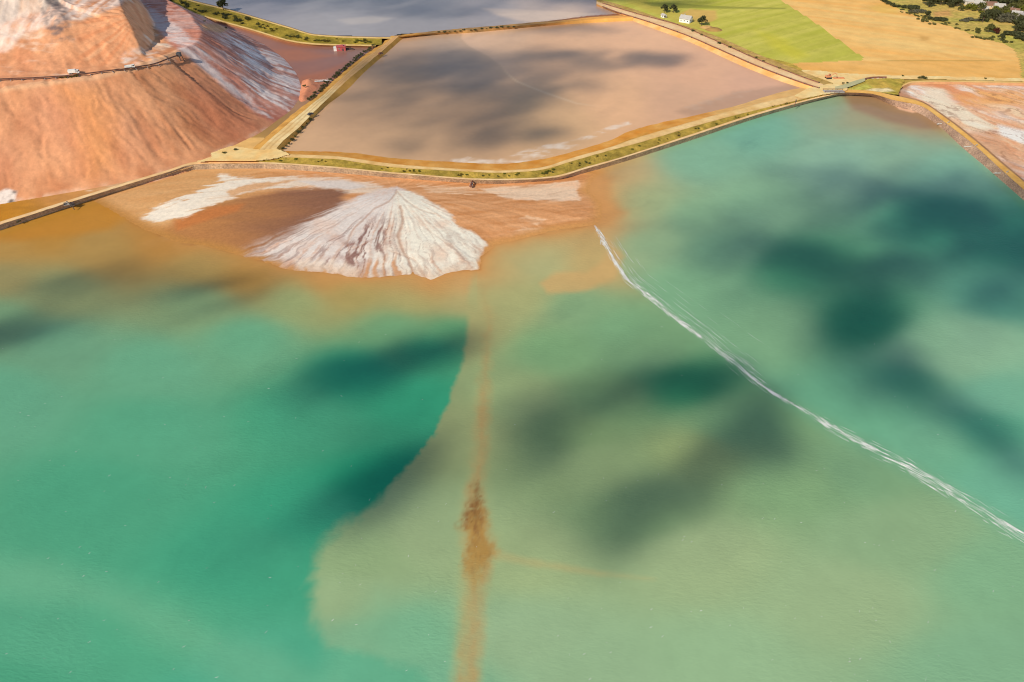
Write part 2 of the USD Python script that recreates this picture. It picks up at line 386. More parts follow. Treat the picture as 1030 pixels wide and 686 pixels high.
def lake_colour(V):
    Q = pxof(V)
    wp = nz(V, 26, 2, 4)
    wf = nz(V, 4, 9, 3)
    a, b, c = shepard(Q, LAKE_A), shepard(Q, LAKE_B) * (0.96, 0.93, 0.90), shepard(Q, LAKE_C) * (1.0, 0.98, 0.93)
    # the long bands of tone the wind draws over the lake
    streak = nz(V, 30, 12, 4, 3.5, 1.0)
    a = a * (1 + 0.05 * streak)[:, None]
    b = b * (1 + 0.05 * nz(V, 34, 14, 4, 1.0, 1.6))[:, None]
    soft_top = np.clip((Q[:, 1] - 296) / 55, 0, 1)
    d = sdf(Q, EM_EDGE, 1.3) + (wf * 2.2 + nz(V, 1.5, 19, 3) * 2.0 + nz(V, 9, 20, 4) * 5) * np.clip((Q[:, 1] - 330) / 60, 0.2, 1) + wp * 2
    swirl = np.stack([V[:, 0] + 14 * nz(V, 24, 61, 4), V[:, 1] + 14 * nz(V, 24, 62, 4), 0 * V[:, 2]], 1)
    d = d + (20 * nz(swirl, 16, 63, 5) * sst(0.35 + nz(V, 40, 64, 3)) + 5 * nz(swirl, 3.5, 66, 4)) * np.clip((Q[:, 1] - 340) / 120, 0.1, 1)
    em = sst(0.5 + d / (10 - 3 * soft_top + 14 * sst((Q[:, 1] - 470) / 60)))
    pb = mask(Q, [(-40, 556), (40, 566), (120, 590), (200, 622), (270, 650), (330, 690), (250, 700), (170, 650), (80, 606), (-40, 590)], 40, 1, 14 * nz(swirl, 22, 65, 5))
    a = over(a, C(118, 180, 146), 0.45 * pb)
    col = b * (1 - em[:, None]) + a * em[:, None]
    dim = mask(Q, [(330, 640), (380, 600), (430, 610), (452, 640), (455, 700), (430, 720), (320, 700)], 40, 1, wp * 8)
    col = over(col, C(118, 180, 146), 0.45 * dim)
    fl = np.array(FOAM + [(1500, 800), (2500, 800), (2500, -200), (640, -200), (560, 120), (590, 200)], float)
    m = mask(Q, fl, 9 + 26 * np.clip((Q[:, 0] - 640) / 200, 0, 1), 1.0, wp * 2 + wf)
    col = col * (1 - m[:, None]) + c * m[:, None]
    # shoals of orange silt round the delta, thinning into the lake
    ds = -sdf(Q, SHORE, 1.6)
    o = np.exp(-np.clip(ds + wp * 6, 0, None) / np.where(Q[:, 0] > 480, 20.0, 13.0))
    left = np.clip((340 - Q[:, 0]) / 200, 0, 1)
    muddy = sst(1 - np.abs(ds + 2 + wp * 3) / 6) * sst(0.45 + 0.9 * nz(V, 8, 71, 4))
    oc = np.outer(1 - left, C(204, 148, 88)) + np.outer(left, C(184, 132, 66))
    col = col * (1 - 0.97 * o[:, None]) + oc * 0.97 * o[:, None]
    col = over(col, C(158, 104, 56), 0.6 * muddy)
    col = over(col, C(196, 152, 96), 0.5 * o * sst(0.2 + 1.2 * nz(V, 10, 72, 5)))
    sh = mask(Q, [(545, 285), (560, 274), (590, 274), (608, 262), (612, 250), (600, 235), (606, 232), (626, 258), (618, 280), (590, 292), (550, 294)], 10, 1.3, wp * 4 + wf * 2)
    col = over(col, C(205, 168, 112), 0.75 * sh)
    sh = mask(Q, [(590, 176), (604, 172), (616, 180), (614, 200), (630, 214), (612, 226), (596, 228), (585, 200)], 16, 1.2, wp * 4)
    col = over(col, C(206, 150, 92), 0.85 * sh)
    # brown shallows in the far corner, with a pink salt lip
    sh = mask(Q, [(846, 94), (880, 93), (925, 104), (946, 124), (946, 130), (925, 129), (890, 121), (858, 110)], 12, 1.6, wp * 2)
    col = over(col, C(156, 122, 92), 0.85 * sh)
    lip = mask(Q, [(898, 103), (902, 103), (907, 108.5), (925, 112), (918, 113.5), (904, 110)], 2.5, 1.6, wf * 0.6)
    col = over(col, C(240, 190, 160), 0.8 * lip)
    # golden brine pool on the far left
    sh = mask(Q, [(-60, 252), (-10, 234), (60, 216), (110, 202), (140, 190), (152, 188), (155, 194), (140, 206), (126, 218), (110, 230), (60, 238), (20, 242)], 18, 1.6, wp * 7)
    col = over(col, C(188, 130, 46), 0.8 * sh)
    # sunken bank down the middle
    Q_ = Q + np.stack([7 * nz(V, 15, 44, 4), 0 * wf], 1)
    r = mask(Q_, RIDGE, 14, 1.0, wf * 2.4 + nz(V, 1.6, 31, 3) * 2.0)
    fr0 = nz(V, 2.0, 35, 3)
    fade = np.clip(0.25 + (Q[:, 1] - 270) / 260, 0.3, 0.9)
    rc = sst(0.5 + 0.8 * nz(V, 5, 34, 4, 0.6, 1.6) + (Q[:, 0] - 476) / 40)
    rcol = np.outer(1 - rc, C(176, 166, 114)) + np.outer(rc, C(184, 150, 98))
    rf = (r * fade * (0.8 + 0.2 * fr0))[:, None]
    col = col * (1 - rf) + rcol * rf
    halo = mask(Q, RIDGE, 26, 1.0, wf * 3)
    col = over(col, C(178, 178, 122), 0.45 * halo * (1 - r) * np.clip((Q[:, 1] - 280) / 100, 0, 1))
    fr = nz(V, 1.1, 33, 4)
    n = mask(Q, NODE, 13, 1.0, wf * 3.5 + fr * 5)
    deep = sst(0.35 + 0.9 * nz(V, 3.0, 37, 4, 0.6, 1.4) + (535 - Q[:, 1]) / 70 + (478 - Q[:, 0]) / 40)
    nc = np.outer(1 - deep, C(176, 138, 76)) + np.outer(deep, C(136, 94, 54))
    nc = over(nc, C(96, 66, 36), 0.6 * sst(0.9 * nz(V, 1.4, 39, 4, 0.5, 1.6)))
    n = n * np.clip(1.0 - (Q[:, 1] - 560) / 60, 0.35, 1) * sst(0.95 + 0.5 * fr)
    col = col * (1 - 0.92 * n[:, None]) + nc * 0.92 * n[:, None]
    thr = mask(Q, [(495, 552), (530, 561), (600, 574), (660, 583), (600, 579), (530, 569), (496, 562)], 8, 1.0, wf * 1.5)
    col = over(col, C(196, 176, 120), 0.4 * thr)
    return np.clip(col, 0.004, 0.86)


def lake():
    xs = np.unique(np.concatenate([np.linspace(-6000, -420, 14), np.arange(-420, -80, 1.6), np.arange(-80, 20, 0.5), np.arange(20, 420, 1.6), np.linspace(420, 6000, 14)]).round(3))
    ys = np.unique(np.concatenate([np.linspace(-6000, 60, 14), np.arange(60, 330, 0.9), np.arange(330, 640, 1.5)]).round(3))
    X, Y = np.meshgrid(xs, ys, indexing='ij')
    V = np.stack([X.ravel(), Y.ravel(), np.zeros(X.size)], 1)
    F = tris(grid_faces(len(xs), len(ys)))
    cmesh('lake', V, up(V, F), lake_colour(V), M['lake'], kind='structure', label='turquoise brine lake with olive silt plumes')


lake()

# --------------------------------- delta: salt fan and brown flats that rise out of the lake
APEX = at(398, 190, 2.6)
ROCK0_ = [(-80, 259), (0, 232.5), (130, 190), (165, 180), (200, 171.5), (258, 170.5), (330, 174.5), (400, 180), (500, 185.8), (537, 183.6), (556, 182), (594, 173), (620, 165.6), (690, 143.4)]


def delta():
    lo, hi = (-300, 262), (95, 430)
    xs, ys = np.arange(lo[0], hi[0], 0.6), np.arange(lo[1], hi[1], 0.6)
    X, Y = np.meshgrid(xs, ys, indexing='ij')
    V = np.stack([X.ravel(), Y.ravel(), np.zeros(X.size)], 1)
    Q0 = pxof(V)
    SW = at(*np.array(SHORE, float).T, 0)[:, :2]
    d = sdf(V[:, :2], SW) + nz(V, 14, 4, 4) * 1.6
    rel = V[:, :2] - APEX[:2]
    r = np.linalg.norm(rel, axis=1)
    th = np.arctan2(rel[:, 1], rel[:, 0])
    # flow lines: down from the top, wandering, splitting
    tw = th + (0.06 * nz(V, 55, 61, 4) + 0.035 * nz(V, 10, 62, 4)) * np.clip(r / 60, 0.2, 1.4)
    polar = lambda k, rr, sd: (fbm(np.stack([np.cos(tw) * k, np.sin(tw) * k, r / rr + sd], -1), 5, sd) - 0.5) * 2.5
    rill, rill2 = polar(11, 60, 3), polar(36, 44, 8)
    V[:, 2] = np.clip(d * 0.05, -0.6, 1.3) + 2.2 * np.clip(1 - r / 118, 0, 1) ** 1.1 * sst(d / 18)
    V[:, 2] += (0.20 * rill + 0.14 * rill2) * sst(d / 10) * np.clip(r / 40, 0, 1) + 0.05 * nz(V, 2.5, 6, 3)
    dy = np.interp(V[:, 0], *at(*np.array(ROCK0_, float).T, 0)[:, :2].T) - V[:, 1]      # room left before the dyke's foot
    V[:, 2] = np.where(V[:, 2] > 0, V[:, 2] * (0.08 + 0.92 * sst(dy / 42)), V[:, 2])
    keep = d > -9
    Q = pxof(V)
    wp, wf = nz(V, 16, 2, 4), nz(V, 3, 9, 3)
    # base: wet orange-brown tailings with flow lines
    bend = np.stack([V[:, 0] + 0.4 * V[:, 1], V[:, 1] - 0.25 * V[:, 0] + 8 * nz(V, 45, 71, 4), V[:, 2] * 0], 1)
    fl = 0.6 * nz(bend, 7, 72, 5, 5.0, 0.55) + 0.4 * polar(20, 40, 21)
    m = sst(0.5 + 0.9 * fl)
    col = np.outer(1 - m, C(192, 130, 80)) + np.outer(m, C(226, 170, 124))
    lf = sst((330 - Q[:, 0]) / 120)
    lc = np.outer(1 - m, C(204, 150, 96)) + np.outer(m, C(216, 168, 116))
    col = col * (1 - lf[:, None]) + lc * lf[:, None]
    # dark wet basin
    ws = 0.95 * mask(Q, [(160, 232), (200, 212), (240, 200), (280, 193), (330, 189), (352, 192), (345, 199), (352, 206), (340, 230), (300, 262), (262, 266), (243, 260), (200, 252), (170, 244)], 12, 2, wp * 4 + fl * 5)
    tone = sst(0.5 + 0.6 * nz(V, 40, 15, 4, 2.2, 0.8) + (Q[:, 0] - 260) / 160)
    wc = np.outer(1 - tone, C(178, 122, 72)) + np.outer(tone, C(134, 92, 72))
    col = col * (1 - ws[:, None]) + wc * ws[:, None]
    ob = mask(Q, [(175, 222), (215, 208), (245, 205), (240, 212), (200, 224), (178, 232)], 9, 2, wp * 2)
    col = over(col, C(200, 118, 60), 0.6 * ob)
    # white salt bands across the back
    W1 = [(141, 219), (150, 212), (175, 202), (205, 190), (226, 184), (222, 177), (240, 179), (300, 177), (345, 180), (382, 186), (398, 190), (392, 197), (360, 195), (320, 188), (285, 188), (262, 190), (235, 198), (208, 208), (186, 218), (162, 223)]
    w1 = mask(Q, W1, 6, 2, wf * 3 + wp * 3 + 9 * nz(bend, 6, 91, 5, 4.0, 0.5)) * sst(0.95 + 0.9 * nz(bend, 5, 92, 5, 4.0, 0.6) + 0.5 * sst((215 - Q[:, 0]) / 30))
    brown = sst(-0.25 + 0.9 * nz(V, 7, 41, 4, 2.2, 0.6) + 0.3 * nz(V, 30, 43, 3))
    inner = mask(Q, [(226, 192), (255, 184), (300, 181), (262, 190), (232, 197)], 6, 2, wf * 3)
    wcol = np.outer(1 - brown, C(240, 226, 212)) + np.outer(brown, C(220, 174, 138))
    wcol = over(wcol, C(214, 160, 108), 0.85 * inner)
    east = sst((Q[:, 0] - 250) / 70)
    col = col * (1 - (w1 * (1 - 0.35 * east))[:, None]) + wcol * (w1 * (1 - 0.35 * east))[:, None]
    bluish = mask(Q, [(300, 182), (345, 181), (372, 187), (352, 191), (320, 188)], 6, 2, wf)
    col = over(col, C(216, 212, 214), 0.6 * bluish)
    # the white fan itself
    FAN = [(398, 188), (410, 190), (426, 197), (440, 206), (456, 216), (462, 226), (480, 236), (490, 246), (484, 258), (483, 272), (458, 275), (434, 285), (418, 278), (396, 281), (366, 283), (338, 279), (300, 274), (276, 268), (240, 257), (262, 246), (284, 236), (318, 216), (340, 206), (360, 198), (380, 190)]
    fan = mask(Q, FAN, 5 + 16 * sst((370 - Q[:, 0]) / 70), 1.6, 3.5 * nz(V, 7, 97, 5) - 1 + wf * 1.5 + rill2 * (3.0 + 10 * sst((370 - Q[:, 0]) / 60)) + rill * 8 * sst((360 - Q[:, 0]) / 60))
    thp = np.degrees(th) % 360                                         # 180 = west, 270 = towards the lake
    spine = np.abs(polar(19, 55, 81))                                   # thin branching gullies
    gully = sst(1 - spine * 6.5) * sst((r - 14) / 40)
    fine = sst(0.15 + 0.9 * rill2 + 0.35 * nz(V, 2.2, 83, 3))
    centre = np.exp(-((thp - 262) / 17) ** 2) * sst((r - 20) / 30)
    west = sst((251 - thp) / 16) * sst((r - 50) / 45)
    white = np.outer(np.ones(len(V)), C(244, 232, 220))
    grey = sst((286 - thp) / 30)
    white = over(white, C(218, 208, 208), 0.8 * grey)
    white = over(white, C(224, 184, 160), 0.75 * sst(0.1 + 0.9 * nz(V, 13, 85, 5)))
    fcol = over(white, C(206, 158, 130), np.clip(fine * (0.6 + 0.4 * centre + 0.3 * west), 0, 1))
    fcol = over(fcol, C(136, 98, 90), np.clip(gully * (0.3 + 0.7 * centre + 0.2 * west), 0, 0.95))
    fcol = over(fcol, C(160, 124, 116), 0.9 * centre * sst(0.3 + 0.8 * nz(V, 6, 87, 5)))
    mauve = sst(0.15 + 1.5 * rill + 0.7 * rill2) * west
    fcol = over(fcol, C(166, 112, 92), 0.85 * mauve)
    low = mask(Q, [(368, 264), (390, 258), (404, 264), (412, 278), (395, 284), (365, 285), (350, 281)], 14, 1.4, wp * 3 + rill2 * 6)
    fcol = over(fcol, C(196, 140, 96), 0.8 * low * sst(0.7 + rill2))
    toe_w = mask(Q, [(300, 262), (340, 262), (362, 272), (360, 284), (330, 280), (296, 274)], 10, 1.4, rill2 * 8)
    fcol = over(fcol, C(240, 222, 208), 0.6 * toe_w)
    for pts, wd, k in (([(399, 191), (392, 201), (376, 211), (364, 222), (354, 233), (350, 246), (352, 256)], 0.8, 0.6), ([(403, 208), (404, 222), (401, 238), (404, 250), (411, 262), (416, 276)], 1.3, 0.8), ([(400, 192), (410, 203), (424, 211), (436, 215)], 0.6, 0.5), ([(354, 252), (366, 245), (380, 239)], 0.5, 0.5), ([(407, 206), (428, 229), (446, 242), (462, 254)], 0.5, 0.3), ([(418, 262), (408, 258), (392, 252)], 0.6, 0.5)):
        p = np.array(pts, float)
        ss = np.linspace(0, len(p) - 1, 160)
        from scipy.interpolate import PchipInterpolator
        P = np.stack([PchipInterpolator(range(len(p)), p[:, i])(ss) for i in (0, 1)], 1)
        P[:, 0] += 2.2 * (noise(np.stack([ss * 2.2, 0 * ss + wd, 0 * ss], 1), 3) - 0.5) + 0.9 * (noise(np.stack([ss * 7, 0 * ss + wd, 0 * ss], 1), 4) - 0.5)
        dd = cKDTree(P).query(Q)[0] + 0.5 * wf
        cm = sst(1.3 - dd / (wd * 1.4))
        fcol = over(fcol, C(168, 118, 90), 0.7 * k * cm)
        V[:, 2] -= 0.1 * cm
    col = col * (1 - fan[:, None]) + fcol * fan[:, None]
    # pale streaks on the east flats
    E1 = [(482, 190), (520, 187), (560, 183), (582, 181), (580, 190), (584, 202), (540, 202), (505, 199)]
    e1 = mask(Q, E1, 4, 2, wf * 2 + fl * 7) * sst(0.9 + 1.1 * fl)
    ec = np.outer(1 - m, C(246, 222, 202)) + np.outer(m, C(234, 190, 156))
    col = col * (1 - 0.9 * e1[:, None]) + ec * 0.9 * e1[:, None]
    for P in ([(510, 233), (528, 229), (545, 227), (548, 233), (530, 237), (515, 238)], [(514, 222), (530, 217), (548, 221), (540, 226), (526, 224)], [(420, 186), (470, 188), (500, 196), (470, 196), (430, 192)]):
        e = mask(Q, P, 4, 2, fl * 9 + wf * 2) * sst(0.6 + 1.4 * fl)
        col = over(col, C(240, 206, 176), 0.65 * e)
    wet = sst(1 - (d + 1.5 * wp) / 9.0)
    ring = np.outer(1 - lf, C(204, 148, 88)) + np.outer(lf, C(184, 132, 70))
    wk = (wet * (1 - 0.75 * fan))[:, None]
    col = col * (1 - wk) + ring * wk
    q = grid_faces(len(xs), len(ys))
    q = q[keep[q].any(1)]
    ids, inv = np.unique(q, return_inverse=True)
    V2, F = V[ids], tris(inv.reshape(q.shape))
    cmesh('salt_delta', V2, up(V2, F), np.clip(col[ids], 0.004, 0.86), M['salt'], kind='structure', label='white salt fan and brown mud flats spreading into the lake')


delta()

# --------------------------------- foam drift line and flecks on the lake
def ribbon_set(paths):
    Vs, Fs, k = [], [], 0
    for P, w in paths:
        T = np.gradient(P[:, :2], axis=0)
        w = np.maximum(w, 0.004)
        T /= np.linalg.norm(T, axis=1, keepdims=True) + 1e-9
        N = np.stack([-T[:, 1], T[:, 0]], 1) * np.asarray(w)[:, None] / 2
        n = len(P)
        v = np.zeros((2 * n, 3))
        v[0::2, :2], v[1::2, :2] = P[:, :2] - N, P[:, :2] + N
        v[:, 2] = np.repeat(P[:, 2], 2)
        i = np.arange(n - 1) * 2
        Fs.append(np.vstack([np.stack([i, i + 2, i + 3], 1), np.stack([i, i + 3, i + 1], 1)]) + k)
        Vs.append(v)
        k += 2 * n
    return np.vstack(Vs), np.vstack(Fs)


def foam():
    p = np.array(FOAM[:-1], float)
    Wp = at(p[:, 0], p[:, 1], 0)
    L = np.concatenate([[0], np.cumsum(np.linalg.norm(np.diff(Wp[:, :2], axis=0), axis=1))])
    S = np.arange(0, L[-1], 0.7)
    X = np.stack([np.interp(S, L, Wp[:, k]) for k in (0, 1)], 1)
    k = np.ones(9) / 9
    X = np.stack([np.convolve(np.pad(X[:, i], 4, mode='edge'), k, 'valid') for i in (0, 1)], 1)
    T = np.gradient(X, axis=0); T /= np.linalg.norm(T, axis=1, keepdims=True)
    N = np.stack([-T[:, 1], T[:, 0]], 1)
    main = noise(np.stack([S / 11, 0 * S, 0 * S], 1), 4) * 2.4 - 1.2
    g = np.random.default_rng(11)
    paths = []

    def strand(s0, ln, off, w, drift, z):
        i0 = max(0, int(s0 / 0.7)); n = max(4, int(ln / 0.7)); idx = np.arange(i0, min(i0 + n, len(S)))
        if len(idx) < 4:
            return
        t = np.linspace(0, 1, len(idx))
        o = main[idx] * 0.35 + off + drift * t + 0.25 * (noise(np.stack([S[idx] / 3, 0 * t + off * 9, 0 * t], 1), 5) - 0.5)
        gap = sst(1.9 * noise(np.stack([S[idx] / 4.5, 0 * t + 2.7 * off, 0 * t + 9], 1), 12) - 0.35)
        P = np.zeros((len(idx), 3)); P[:, :2] = X[idx] + N[idx] * o[:, None]; P[:, 2] = z
        paths.append((P, w * np.sin(np.pi * np.clip(t, 0.02, 0.98)) ** 0.6 * gap * (0.4 + 1.3 * noise(np.stack([S[idx] / 1.6, 0 * t + off, 0 * t + 3], 1), 8))))
    for j in range(3):                                                 # braided core
        for i in range(30):
            strand((i + 0.3 * j) / 30 * L[-1] - 2, L[-1] / 30 * 1.7, g.normal(0, 0.25) + (j - 1) * (0.15 + 1.5 * noise(np.array([[i / 3.0, j, 0]]), 6)[0]), 0.10 + 0.22 * g.random(), g.normal(0, 0.9), 0.02 + 0.0006 * i + 0.018 * j)
    for i in range(900):
        s0 = g.random() * L[-1]
        sp = 0.4 + 2.2 * noise(np.array([[s0 / 22, 0, 0]]), 6)[0] ** 1.6
        strand(s0, 3 + 11 * g.random() ** 2, g.normal(0, 0.8 * sp), 0.08 + 0.20 * g.random(), g.normal(0, 0.5), 0.08 + 0.0002 * i)
    for i in range(60):                                                # fainter strands on the far side
        strand(g.random() * 0.45 * L[-1] + 10, 10 + 25 * g.random(), g.gamma(2.0, 2.4), 0.07 + 0.07 * g.random(), g.normal(0, 0.8), 0.25 + 0.0006 * i)
    V, F = ribbon_set(paths)
    tag(obj('foam_line', (V, up(V, F)), M['foam']), 'long white line of foam drifting across the green lake', 'foam', kind='stuff')
    paths = []
    for i in range(200):
        px, py = g.random() * 1060 - 15, 300 + 400 * g.random() ** 0.8
        c = at(px, py, 0.015 + 0.0001 * i)
        if py < 300 + 0.0 or (px < 430 and py < 330):
            continue
        a = g.normal(0.5, 0.35); ln = 0.3 + 0.8 * g.random()
        t = np.linspace(-0.5, 0.5, 4)
        P = np.stack([c[0] + t * ln * math.cos(a), c[1] + t * ln * math.sin(a), 0 * t + c[2]], 1)
        paths.append((P, np.array([0.02, 0.10, 0.09, 0.02]) * (0.5 + 0.9 * g.random())))
    V, F = ribbon_set(paths)
    tag(obj('foam_flecks', (V, up(V, F)), M['foam']), 'tiny white flecks of foam scattered over the green lake', 'foam', kind='stuff')


foam()

# --------------------------------- settling ponds
def pond_mid(Q, V, d):
    c = shepard(Q, [(300, 145, (212, 172, 134)), (330, 110, (204, 164, 128)), (400, 60, (196, 160, 130)), (420, 140, (204, 166, 130)), (470, 120, (198, 160, 126)), (400, 100, (206, 166, 130)), (560, 120, (216, 176, 134)),
                    (460, 60, (178, 154, 136)), (500, 40, (214, 176, 144)), (560, 50, (226, 180, 142)), (640, 40, (236, 186, 146)), (700, 70, (228, 178, 142)), (760, 85, (220, 172, 142)), (620, 100, (232, 184, 142)), (680, 100, (214, 170, 138))])
    wp, wf = nz(V, 20, 2, 4), nz(V, 4, 9, 3)
    up_ = mask(Q, [(466, 20), (464, 38), (472, 46), (490, 56), (502, 64), (510, 74), (520, 82), (545, 92), (580, 104), (640, 112), (900, 112), (900, -20)], 3.0, 2, wp * 1.5)
    c = over(c, c.mean(0) * 1.0 + np.array([0.03, 0.045, 0.06]), 0.5 * up_ * sst((560 - Q[:, 0]) / 120))
    c = c * (1 + 0.16 * up_ * sst((560 - Q[:, 0]) / 120))[:, None]
    edge = np.exp(-(sdf(Q, [(466, 20), (464, 38), (472, 46), (490, 56), (502, 64), (510, 74), (520, 82), (545, 92), (580, 104), (640, 112), (900, 112), (900, -20)], 2) / 1.6) ** 2) * sst((Q[:, 0] - 500) / 20) * sst((610 - Q[:, 0]) / 40)
    c = over(c, C(232, 196, 158), 0.85 * edge)
    # salt crust along the near shore
    cr = mask(Q, [(455, 160.5), (470, 158), (488, 160.5), (500, 161.5), (512, 157), (530, 150), (552, 145), (570, 142.5), (595, 135), (618, 125.5), (632, 122), (634, 125), (612, 132), (590, 143), (560, 154), (535, 162), (505, 167), (480, 165), (455, 163)], 3.5, 2, wf * 1.8 + wp)
    c = over(c, C(236, 220, 206), 0.85 * cr * sst(0.35 + 1.3 * nz(V, 6, 19, 5, 1.8, 0.6) + 0.4 * wf))
    cr = mask(Q, [(690, 108), (700, 104), (735, 94), (757, 90), (752, 96), (720, 104), (700, 111)], 4, 2, wf * 3)
    c = over(c, C(226, 198, 176), 0.5 * cr * sst(0.4 + 0.8 * wf))
    gr = mask(Q, [(680, 112), (740, 92), (800, 84), (806, 90), (740, 110), (700, 118)], 12, 2, wf * 3)
    c = over(c, C(176, 140, 116), 0.6 * gr)
    return np.clip(c * (1 + 0.05 * nz(V, 40, 17, 4, 2.5, 1))[:, None], 0.004, 0.86)


MID = [(285, 152), (296, 140), (311, 123), (328, 107), (350, 90.7), (366, 74), (391, 52), (404, 36), (440, 34), (520, 28), (560, 24.5), (636, 20.5), (690, 40), (754, 69), (808, 87), (731, 109), (700, 118), (632, 135), (620, 141), (581, 154), (537, 163), (500, 167), (440, 164), (400, 161), (330, 155)]
sheet('settling_pond', MID, Z_POND, 1.7, M['pond'], pond_mid, grow=5, label='tan silty settling pond inside the sandy dykes')


def pond_far(Q, V, d):
    c = shepard(Q, [(250, 5, (160, 156, 166)), (330, 20, (166, 162, 168)), (420, 20, (156, 152, 158)), (500, 12, (158, 152, 158)), (540, 14, (200, 180, 170)), (570, 12, (224, 194, 172)), (600, 8, (160, 144, 144)), (560, 2, (150, 140, 146)), (420, -20, (150, 148, 156))])
    w = nz(V, 60, 3, 4, 3, 0.7)
    m = mask(Q, [(485, 8), (530, 10), (566, 12), (600, 14), (560, 19), (530, 21), (505, 16)], 8, 3, w * 4)
    c = over(c, C(232, 206, 186), 0.6 * m * sst(0.5 + 0.6 * w))
    m = mask(Q, [(340, 20), (372, 16), (395, 18), (380, 23), (350, 25)], 9, 3, w * 3)
    return np.clip(over(c, C(196, 186, 182), 0.6 * m), 0.004, 0.86)


sheet('far_pond', [(120, -26), (190, -1.5), (230, 8), (290, 25.5), (318, 33.5), (393, 36), (440, 31), (518, 24.2), (560, 20.2), (590, 16), (622, 13.8), (603, 3), (585, -6), (560, -30), (300, -60)], Z_POND, 4.0, M['pond'], pond_far, grow=3, label='blue grey settling pond at the back')


def pond_red(Q, V, d):
    c = shepard(Q, [(230, 25, (150, 106, 100)), (262, 40, (158, 108, 88)), (290, 50, (156, 100, 76)), (300, 70, (140, 100, 92)), (335, 55, (142, 104, 96)), (360, 50, (150, 116, 104)), (310, 80, (176, 106, 66)), (320, 70, (150, 104, 92)), (280, 125, (160, 124, 70)), (250, 148, (190, 150, 84)), (300, 100, (170, 130, 96))])
    w = nz(V, 24, 3, 4, 2.5, 0.8)
    m = mask(Q, [(272, 50), (300, 50), (340, 56), (310, 62), (286, 62)], 12, 2, w * 4)
    c = over(c, C(176, 108, 70), 0.6 * m)
    m = mask(Q, [(303, 78), (330, 70), (350, 62), (326, 80), (306, 92)], 10, 2, w * 4)
    c = over(c, C(178, 104, 64), 0.5 * m)
    return np.clip(c, 0.004, 0.86)


sheet('red_pond', [(140, -8), (202, 16), (253, 30.5), (300, 43.5), (342, 46), (376, 47.5), (335, 81), (300, 110), (256, 149), (225, 163), (200, 140), (200, 60)], 2.3, 1.6, M['pond'], pond_red, grow=4, label='red brown brine pond between the spoil heap and the dykes')


def toe_col(Q, V, d):
    c = shepard(Q, [(0, 214, (184, 124, 30)), (30, 214, (186, 130, 44)), (60, 203, (196, 140, 80)), (130, 182, (208, 158, 112)), (180, 168, (206, 160, 110)), (220, 157, (222, 176, 124)), (240, 152, (224, 180, 110))])
    w = nz(V, 6, 3, 4, 2, 0.7)
    s = mask(Q, [(90, 192), (150, 176), (190, 166), (200, 160), (214, 155), (226, 157), (205, 163), (170, 172), (120, 187)], 6, 2, w * 5)
    c = over(c, C(244, 226, 208), 0.6 * s * sst(0.4 + 0.8 * w))
    return np.clip(c * (1 + 0.12 * w)[:, None], 0.004, 0.86)


sheet('mud_flat', [(-120, 215), (0, 200), (100, 185), (200, 155), (240, 140), (262, 140), (262, 160), (200, 164), (130, 184), (0, 225), (-120, 262)], 2.45, 1.2, M['soil'], toe_col, grow=2, label='orange mud and golden brine at the toe of the spoil heap')

# --------------------------------- salt flat on the right
def flat_col(Q, V, d):
    w1 = nz(V, 24, 3, 5, 1.6, 0.8) + 0.4 * nz(V, 7, 4, 4)
    warpx = V.copy()
    warpx[:, 0] += 14 * nz(V, 30, 6); warpx[:, 1] += 10 * nz(V, 26, 7)
    warpx[:, 0] += 0.55 * warpx[:, 1]
    st = nz(warpx, 15, 8, 5, 0.55, 2.4)
    m = sst(0.45 + 0.85 * st)
    c = np.outer(1 - m, C(224, 150, 106)) + np.outer(m, C(248, 206, 172))
    w = sst(0.2 + 1.1 * nz(warpx, 17, 18, 5, 0.6, 2.0))
    c = over(c, C(255, 246, 236), 0.95 * w)
    o = mask(Q, [(955, 96), (985, 90), (1030, 90), (1040, 105), (1000, 106), (970, 106)], 12, 2, w1 * 5)
    c = over(c, C(244, 166, 82), 0.85 * o * sst(0.6 + 0.5 * st))
    o = mask(Q, [(925, 87), (950, 88), (960, 100), (985, 118), (1002, 128), (990, 132), (960, 118), (930, 102)], 8, 1.6, st * 7)
    c = over(c, C(248, 228, 208), 0.75 * o)
    o = mask(Q, [(1003, 125), (1030, 131), (1045, 140), (1045, 150), (1020, 141), (1008, 136)], 5, 1.6, st * 3)
    c = over(c, C(252, 244, 236), 0.85 * o)
    br = mask(Q, [(978, 134), (1000, 132), (1015, 150), (1030, 166), (1034, 182), (1008, 160)], 10, 1.4, st * 6)
    c = over(c, C(198, 138, 104), 0.6 * br * sst(0.6 + 0.8 * st))
    rust = sst(-0.35 + 1.5 * nz(warpx, 12, 38, 5, 0.6, 2.2))
    c = over(c, C(206, 122, 74), 0.85 * rust)
    crack = sst(1.15 - np.abs(nz(warpx, 11, 28, 4, 0.8, 1.6)) * 9)
    c = over(c, C(150, 96, 72), 0.55 * crack * sst(0.5 + st))
    rim = sst(1 - (d - 1) / 4)
    return np.clip(over(c, C(176, 128, 98), 0.7 * rim), 0.004, 0.86)


def flat_h(V, d):
    return 2.4 + 0.35 * nz(V, 12, 3, 4) * sst(d / 6)


FLAT = [(912, 84.5), (960, 84), (1120, 87), (1120, 260), (1060, 210), (1030, 184), (1006, 164), (981, 142.5), (953, 120.5), (925, 102.5), (913, 98.5), (908, 92)]
sheet('salt_flat', FLAT, 2.4, 1.1, M['salt'], flat_col, grow=4, height=flat_h, label='pink and white salt flat with rusty flow marks')

